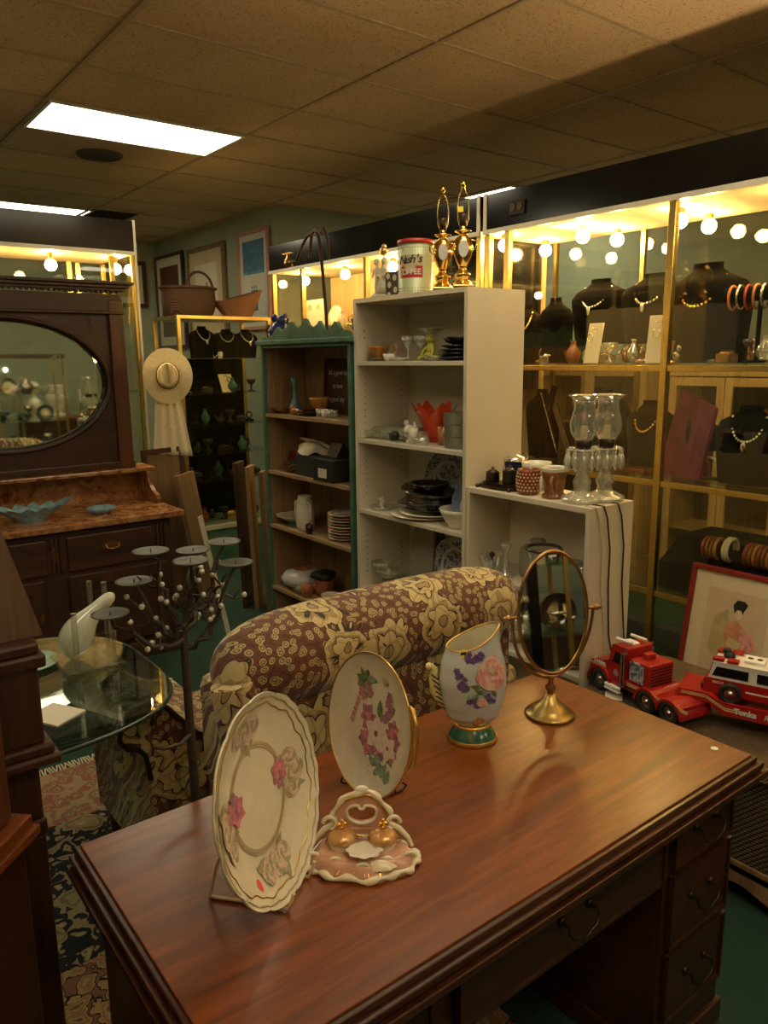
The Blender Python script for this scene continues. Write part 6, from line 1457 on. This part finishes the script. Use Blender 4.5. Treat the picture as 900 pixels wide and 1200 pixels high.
# ---------------------------------------------------------------- toy truck with trailer ; local +x forward, +y towards viewer
TA = math.radians(79.5); TRL = (2.312, 1.605, .4985)
t = thing('toy_truck', 'red toy semi truck with white stack pipes on the woven trunk', 'toy truck', TRL, TA)
g = G()
cabp = [(.055, .030), (.058, .060), (.052, .098), (.035, .108), (-.020, .120), (-.038, .128), (-.050, .188), (-.060, .195), (-.118, .195), (-.122, .190), (-.122, .050), (.030, .030)]
g.prism(cabp, -.062, .062, 'y'); g.build('cab', 'toy_red', t, .008)
g = G(); g.box(-.375, -.02, -.045, .045, .035, .055); g.box(-.375, -.10, -.066, .066, .062, .078); g.build('chassis', 'toy_red', t, .003)
def fender(x, r_):
    g = G(); out = [(x+r_*1.25*math.cos(a), .034+r_*1.25*math.sin(a)) for a in [PI*j/14 for j in range(15)]]; inn_ = [(x+r_*1.05*math.cos(a), .034+r_*1.05*math.sin(a)) for a in [PI*j/14 for j in range(15)]][::-1]
    g.prism(out+inn_, -.072, .072, 'y'); g.build('fender', 'toy_red', t)
fender(0, .046); fender(-.225, .044); fender(-.325, .044)
def wheel(par, x, y, r_, w_=.034, z=None):
    z = r_ if z is None else z
    wq = G(); wq.T = Matrix.Translation((x, y, z)) @ Matrix.Rotation(-PI/2, 4, 'X')
    wq.lathe([(.001, -w_/2), (r_*.92, -w_/2), (r_, -w_*.35), (r_, w_*.35), (r_*.92, w_/2), (r_*.60, w_/2), (r_*.58, w_*.38)], n=32)
    o = wq.build('wheel', 'rubber', par)
    h = G(); h.T = wq.T; h.lathe([(r_*.58, w_*.30), (r_*.56, w_*.44), (r_*.40, w_*.30), (r_*.24, w_*.34), (r_*.20, w_*.5), (.001, w_*.52)], n=24)
    h.build('hub', 'silver', o); return o
for y in (.052, -.052):
    for x in (0, -.225, -.325): wheel(t, x, y*1.05 if y > 0 else y*1.05, .040)
for y, s_ in ((.0625, 1), (-.0625, -1)):
    G().prism([(-.055, .128), (-.098, .128), (-.098, .170), (-.070, .170)], min(y, y+.001*s_), max(y, y+.001*s_), 'y').build('side_window', 'toy_glass', t)
G().prism([(-.052, -.05), (-.052, .05), (-.0405, .05), (-.0405, -.05)], 0, .001).build('wiper', 'toy_glass', t, loc=(0, 0, .19)) if False else None
g = G(); g.T = Matrix.Translation((-.0435, 0, .158)) @ Matrix.Rotation(-.20, 4, 'Y'); g.box(-.001, .002, -.05, .05, -.022, .024); g.build('windscreen', 'toy_glass', t)
for y in (.068, -.068):
    G().cyl((-.112, y, .060), (-.112, y, .175), .0085, .0085, 16).build('exhaust_stack', 'chrome', t); G().cyl((-.030-.09, y*.9, .175), (-.12, y*.9, .20), .004, .004, 10).build('stack_tip', 'chrome', t)
for y in (.035, -.035): G().cyl((-.045, y, .206), (-.118, y, .210), .006, .005, 12).build('roof_horn', 'sticker_white', t); 
G().box(-.105, -.055, -.018, .018, .194, .200).build('roof_hatch', 'sticker_white', t, .002)
G().box(.045, .062, -.05, .05, .040, .085).build('grille', 'chrome', t, .004)
G().box(-.105, -.035, .064, .078, .034, .044).box(-.105, -.035, .064, .078, .022, .030).build('side_step', 'sticker_white', t, .002)
# sleeper box behind
g = G(); g.box(-.225, -.135, -.058, .058, .078, .165); g.build('rescue_box', 'toy_red', t, .005); G().box(-.200, -.137, .058, .0595, .088, .155).build('photo_decal', 'delft_pattern', t)
g = G()
for k_ in range(6): g.box(-.226, -.2250, -.05, .05, .090+.011*k_, .095+.011*k_)
g.build('louvre', 'rubber', t); G().box(-.18, -.155, -.02, .02, .165, .185).build('roof_light', 'toy_red', t, .003)
# stripes and lettering
g = G()
for k_ in range(3): g.box(-.40, -.135, .0664, .0672, .066+.0042*k_, .0684+.0042*k_); 
g.build('stripe', 'toy_stripe', t)
g = G()
for k_ in range(2): g.obox((.012, .0630, .090+.005*k_), (.078, .0008, .0025), (0, .05, 0))
g.build('stripe', 'toy_stripe', t)
text('lettering', 'Tonka', .024, 'toy_white', t, (.008, .0632, .104), (PI/2, 0, PI), .0006, .0008)
text('lettering', 'Tonka', .012, 'toy_white', t, (-.168, .0592, .159), (PI/2, 0, PI), .0006, .0004)
G().prism([(-.075, .105), (-.065, .098), (-.062, .085), (-.075, .076), (-.088, .085), (-.085, .098)], .0622, .0630, 'y').build('door_badge', 'petal_mauve', t)
# trailer
tr = thing('toy_trailer', 'red lowboy toy trailer lettered in white, hitched behind the red truck', 'toy trailer', (2.24, 1.60, .4985), math.radians(108.6))
g = G(); g.prism([(-.27, .100), (-.38, .100), (-.43, .072), (-1.05, .072), (-1.05, .052), (-.44, .046), (-.37, .082), (-.27, .084)], -.095, .075, 'y'); g.build('deck', 'toy_red', tr, .004)
g = G(); g.prism([(-.28, .112), (-.37, .112), (-.395, .100), (-.42, .092), (-1.05, .092), (-1.05, .048), (-.42, .048), (-.38, .078), (-.28, .090)], .075, .080, 'y'); g.build('side_rail', 'toy_red', tr)
g = G()
for k_ in range(2): g.box(-.368, -.29, .0802, .081, .096+.006*k_, .0995+.006*k_); g.box(-.49, -.43, .0802, .081, .064+.007*k_, .068+.007*k_); g.prism([(-.368, .0995+.006*k_), (-.368, .096+.006*k_), (-.43, .064+.007*k_), (-.43, .068+.007*k_)], .0802, .081, 'y')
g.build('stripe', 'toy_stripe', tr)
text('lettering', 'Tonka', .026, 'toy_white', tr, (-.490, .0812, .070), (PI/2, 0, PI), .0006, .0010)
text('lettering', 'RESCUE', .026, 'toy_white', tr, (-.590, .0812, .069), (PI/2, 0, PI), .0006, .0006, .2)
for y in (.055, -.055):
    for x in (-.93, -1.0): wheel(tr, x, y, .030, .03)
# rescue wagon on the trailer
v_ = thing('toy_rescue_wagon', 'white and red toy rescue wagon with yellow hose, riding on the trailer', 'toy truck', tuple(Vector((2.24, 1.60, .4985))+Matrix.Rotation(math.radians(108.6), 3, 'Z') @ Vector((-.435, -.026, .0725))), math.radians(108.6))
g = G(); g.prism([(.085, .026), (.085, .072), (.070, .078), (-.36, .078), (-.36, .026)], -.060, .060, 'y'); g.build('lower_body', 'toy_red', v_, .006)
g = G(); g.prism([(.072, .078), (.060, .128), (.050, .134), (-.36, .134), (-.36, .078)], -.058, .058, 'y'); g.build('upper_body', 'toy_white', v_, .006)
G().box(-.36, .06, -.060, .060, .132, .138).build('roof', 'toy_white', v_, .003)
for a, b in ((.048, -.050), (-.075, -.135), (-.165, -.225), (-.25, -.33)):
    for y in (.0585, -.0595): G().prism([(a+(.012 if a > 0 else 0), .088), (b, .088), (b, .120), (a, .120)], y, y+.001, 'y').build('side_window', 'toy_glass', v_)
g = G(); g.T = Matrix.Translation((.067, 0, .104)) @ Matrix.Rotation(-.235, 4, 'Y'); g.box(-.001, .0015, -.048, .048, -.020, .020); g.build('windscreen', 'toy_glass', v_)
G().box(-.33, -.045, .0602, .0612, .048, .053).build('stripe', 'sticker_white', v_)
G().box(.080, .095, -.05, .05, .030, .050).build('bumper', 'rubber', v_, .003)
for y in (.056, -.056):
    for x in (.0, -.27): wheel(v_, x, y, .036)
for i, (x, y) in enumerate(((.045, .045), (.0, .048), (.045, -.035), (.0, -.045))): G().box(x-.018, x+.018, y-.014, y+.014, .138, .150).build('roof_beacon', 'toy_red', v_, .003)
g = G(); g.lathe([(.018, .138), (.018, .150), (.010, .158), (.001, .160)], (.02, .0, 0), 18); g.ell((.028, 0, .160), (.014, .010, .010)); g.build('siren', 'rubber', v_)
G().box(-.09, -.03, -.03, .03, .138, .148).build('vent_box', 'sticker_white', v_, .002)
for q in range(2): g = G(); g.lathe([(.001, 0), (.009, 0), (.009, .001), (.001, .0012)], (-.045-.028*q, .0, .148), 16); g.build('fan', 'ink', v_)
g = G()
for q in range(5): g.tube([(-.13-.02*j, -.044+.022*q+.004*math.sin(j*1.3), .146+.003*math.sin(j*2.)) for j in range(10)], .0085, 8)
g.build('hose', 'hose_yellow', v_)
for q in range(3): G().box(-.14-.06*q-.006, -.14-.06*q+.006, -.055, .055, .138, .158).build('hose_strap', 'sticker_white', v_, .002)
text('lettering', 'RESCUE', .010, 'toy_white', v_, (.040, .0608, .066), (PI/2, 0, PI), .0005)

# ---------------------------------------------------------------- red-framed picture leaning on the case
def lady(t, a):
    cx = (a[0]+a[1])/2+.01; z0 = a[2]; h_ = a[3]-a[2]
    def q(nm, P_, m_, k): g = G(); g.prism([(cx+x*1.15, z0+.02+z_*1.15) for x, z_ in P_], -.0095-.0004*k, -.008, 'y'); g.build(nm, m_, t)
    q('wash', [(-.10, .25), (-.05, .20), (-.02, .30), (-.04, .42), (-.09, .38)], 'ochre_wash', 0)
    q('painted_dress', [(-.085, .12), (.055, .08), (.05, .22), (.022, .30), (.03, .36), (.0, .385), (-.03, .365), (-.045, .32), (-.03, .28), (-.06, .22)], 'salmon', 1)
    q('painted_sash', [(-.03, .28), (.02, .27), (.03, .30), (-.02, .315)], 'petal_ochre', 2)
    q('painted_sleeve', [(.02, .36), (.075, .33), (.085, .29), (.05, .27), (.02, .31)], 'petal_rose', 2)
    q('painted_face', ellp(.014, .019, 16, (.006, .405)), 'petal_light', 2)
    q('painted_hair', [(-.014, .41), (-.022, .44), (-.008, .462), (.018, .462), (.034, .45), (.022, .425), (.018, .412), (.01, .425), (-.006, .425)], 'ink', 3)
picture('red-framed watercolour of a woman in a salmon dress, leaning against the right display case', (3.12, 1.615, 0.005), .46, .77, R_, 'red_frame', 'mat_cream', 'paper_warm', lady, lean=.17, fw=.022, mw=.070)

# ---------------------------------------------------------------- front of the shop, seen in the mirrors
def open_case(label, x0, x1, y0, y1, z1, shelves, mp='brass', mid=None):
    loc = ((x0+x1)/2, (y0+y1)/2, 0); c = thing('display_cabinet', label, 'display cabinet', loc)
    W(loc).box(x0, x1, y0, y1, 0, .25).build('plinth', 'walnut', c); W(loc).box(x0-.01, x1+.01, y0-.01, y1+.01, z1, z1+.05).build('top', 'walnut', c)
    for x in (x0+.015, x1-.015)+((mid,) if mid else ()):
        for y in (y0+.015, y1-.015): W(loc).box(x-.012, x+.012, y-.012, y+.012, .25, z1).build('post', mp, c)
    for z in shelves: W(loc).box(x0+.02, x1-.02, y0+.02, y1-.02, z-.008, z).build('shelf', 'shelf_glass', c)
    return c
open_case('brass-posted glass cabinet of silver trays and bowls, seen in the dressing mirror', 1.70, 2.85, -1.25, -.80, 1.75, (.26, .62, .98, 1.32), 'brass', 2.04)
o = G().box(-.028, .028, -.028, .028, 0, 2.0).build('black_post', 'black_gloss'); o.location = (1.84, -.74, 0); tag(o, 'black square post in front of the cabinet, seen in the dressing mirror', 'post')
for z, goods in ((.2605, ((1.85, 'silver', .10), (2.10, 'crystal_cut', .12), (2.4, 'silver', .12))), (.6205, ((1.82, 'crystal_cut', .08), (2.0, 'silver', .11), (2.30, 'silver', .12), (2.6, 'crystal_cut', .1))), (.9805, ((1.85, 'crystal_cut', .07), (2.08, 'teal_bowl', .13), (2.36, 'teal_bowl', .10), (2.6, 'silver', .1))), (1.3205, ((1.8, 'crystal_cut', .07), (2.05, 'crystal_cut', .08), (2.3, 'cream_china', .09), (2.6, 'crystal_cut', .09)))):
    for x, m_, r_ in goods: bowl('wide bowl in the cabinet reflected by the dressing mirror', (x, -1.0, z), r_, r_*.9, m_, 'bowls in the cabinet behind the viewer')
for i, x in enumerate((1.9, 2.2, 2.5)):
    o = G().obox((0, 0, .03), (.09, .003, .06), (-.5, 0, 0)).build('price_card', 'paper'); o.location = (x, -.86, (.98, .62, 1.32)[i]); tag(o, 'white price card in the cabinet reflected by the dressing mirror', 'card', 'price cards behind the viewer')
open_case('brass-framed cabinet at the front of the shop, reflected in the dresser mirror', 1.75, 2.75, -3.2, -2.7, 1.30, (.26, .60, .95), 'brass')
lathe_item('tureen', 'gilt lidded tureen on the cabinet reflected in the dresser mirror', 'tureen', [(.001, 0), (.10, 0), (.06, .03), (.20, .10), (.24, .17), (.22, .19), (.12, .27), (.03, .30), (.04, .33), (.001, .35)], 'gold', (2.30, -2.95, 1.351), n=28)
for i, (x, y, h_) in enumerate(((2.0, -2.9, .35), (2.62, -2.95, .22))):
    t = thing('globe_lamp', ('tall lamp with a glowing bulb on the reflected cabinet', 'short lamp with a glowing bulb on the reflected cabinet')[i], 'lamp', (x, y, 1.351)); G().lathe([(.001, 0), (.06, 0), (.02, .03), (.015, h_-.04), (.03, h_-.02), (.02, h_)], n=20).build('stem', 'brass', t); G().ell((0, 0, h_+.03), .03, 14, 10).build('bulb', 'panel_light', t)
t = thing('sideboard', 'brown sideboard at the front wall reflected in the dresser mirror', 'sideboard', (3.6, -3.3, 0)); G().box(-.75, .75, -.25, .25, .12, .82).build('body', 'walnut', t, .01); G().box(-.78, .78, -.28, .28, .82, .86).build('top', 'mahogany', t, .006)
for x in (-.7, .7):
    for y in (-.2, .2): G().cyl((x, y, 0), (x, y, .12), .025, .03).build('leg', 'walnut', t)
t = thing('oil_lamp', 'pale glass oil lamp with globe shade on the sideboard reflected in the dresser mirror', 'lamp', (3.05, -3.25, .86)); G().lathe([(.001, 0), (.11, 0), (.06, .05), (.10, .12), (.12, .20), (.08, .28), (.03, .32), (.03, .36)], n=28).build('font', 'cream_china', t); G().ell((0, 0, .46), .10, 20, 14).build('globe', 'cream_china', t)
t = thing('urn', 'pale marble urn on the sideboard reflected in the dresser mirror', 'urn', (3.40, -3.3, .86)); G().lathe([(.001, 0), (.12, 0), (.12, .04), (.05, .08), (.17, .25), (.18, .34), (.10, .44), (.14, .48), (.12, .50), (.001, .46)], n=28).build('body', 'pale_china', t)
t = thing('candlestick', 'brass candlestick with cream candle on the reflected sideboard', 'candlestick', (3.72, -3.2, .86)); G().lathe([(.001, 0), (.07, 0), (.03, .03), (.015, .06), (.03, .12), (.015, .18), (.03, .22)], n=20).build('base', 'brass', t); G().cyl((0, 0, .22), (0, 0, .42), .018).build('candle', 'cream_china', t)
t = thing('potted_tree', 'dark artificial tree in a basket reflected in the dresser mirror', 'plant', (4.75, -3.2, 0)); G().lathe([(.001, 0), (.15, 0), (.19, .28), (.17, .28), (.001, .22)], n=24).build('basket', 'wicker_dark', t); G().tube([(0, 0, .2), (.03, .02, .8), (-.02, 0, 1.5)], .02).build('trunk', 'walnut', t)
g = G(); random.seed(9)
for i in range(120): g.obox((random.gauss(0, .16), random.gauss(0, .16), random.uniform(.8, 1.85)), (.10, .05, .004), (random.random()*3, random.random()*3, random.random()*3))
g.build('foliage', 'leaf_green', t)
for i, x in enumerate((2.35, 2.5, 2.1)):
    goblet('cut-glass goblet in the cabinet reflected by the dresser mirror', (x, -2.9, .9505), .2, .06, 'crystal_cut', 'goblets in the reflected cabinet')

# unseen torchieres, added to throw warm light on the ceiling
def torchiere(label, loc):
    t = thing('fill_floor_lamp', label, 'floor lamp', loc)
    G().lathe([(.001, 0), (.14, 0), (.13, .02), (.02, .035), (.015, .06)], n=28).build('base', 'brass', t)
    G().cyl((0, 0, .05), (0, 0, 1.80), .013).build('pole', 'brass', t)
    G().lathe([(.014, 1.79), (.06, 1.81), (.13, 1.87), (.17, 1.94), (.165, 1.94), (.125, 1.878), (.055, 1.82), (.001, 1.815)], n=32).build('lamp_shade', 'brass', t)
    G().ell((0, 0, 1.885), .045, 18, 12).build('bulb', 'fill_torch_bulb', t)
torchiere('unseen brass torchiere by the right display case, added to light the ceiling', (3.08, .25, 0))
torchiere('unseen brass torchiere at the front left of the shop, added to light the ceiling', (-.9, -.4, 0))

random.seed(31)
def clutter(x, y, z, k):
    r_ = random.uniform(.05, .09); kind = k % 4
    if kind == 0: bowl('footed dish crowding the front row of the cabinet reflected by the dressing mirror', (x, y, z), r_, r_*1.1, ('silver', 'teal_bowl', 'crystal_cut')[k % 3], 'front row dishes behind the viewer')
    elif kind == 1: goblet('tall goblet in the front row of the cabinet reflected by the dressing mirror', (x, y, z), .20, .05, ('crystal_cut', 'silver')[k % 2], 'front row goblets behind the viewer')
    elif kind == 2: standing_plate('plate on edge in the cabinet reflected by the dressing mirror', (x, y, z), .10, [('silver', 'teal_bowl', 'smoke_glass')[k % 3]]*3, PI, .2)['group'] = 'standing plates behind the viewer'
    else: lathe_item('jug', 'round jug in the front row of the cabinet reflected by the dressing mirror', 'jug', [(.001, 0), (r_*.6, 0), (r_, .06), (r_*.9, .11), (r_*.4, .16), (r_*.5, .19), (r_*.4, .19), (.001, .1)], ('teal_bowl', 'silver', 'brown_glaze')[k % 3], (x, y, z), 'front row jugs behind the viewer')
k = 0
for z in (.6205, .9805, .2605, 1.3205):
    for i in range(5): k += 1; clutter(1.80+.20*i, -.885, z, k)
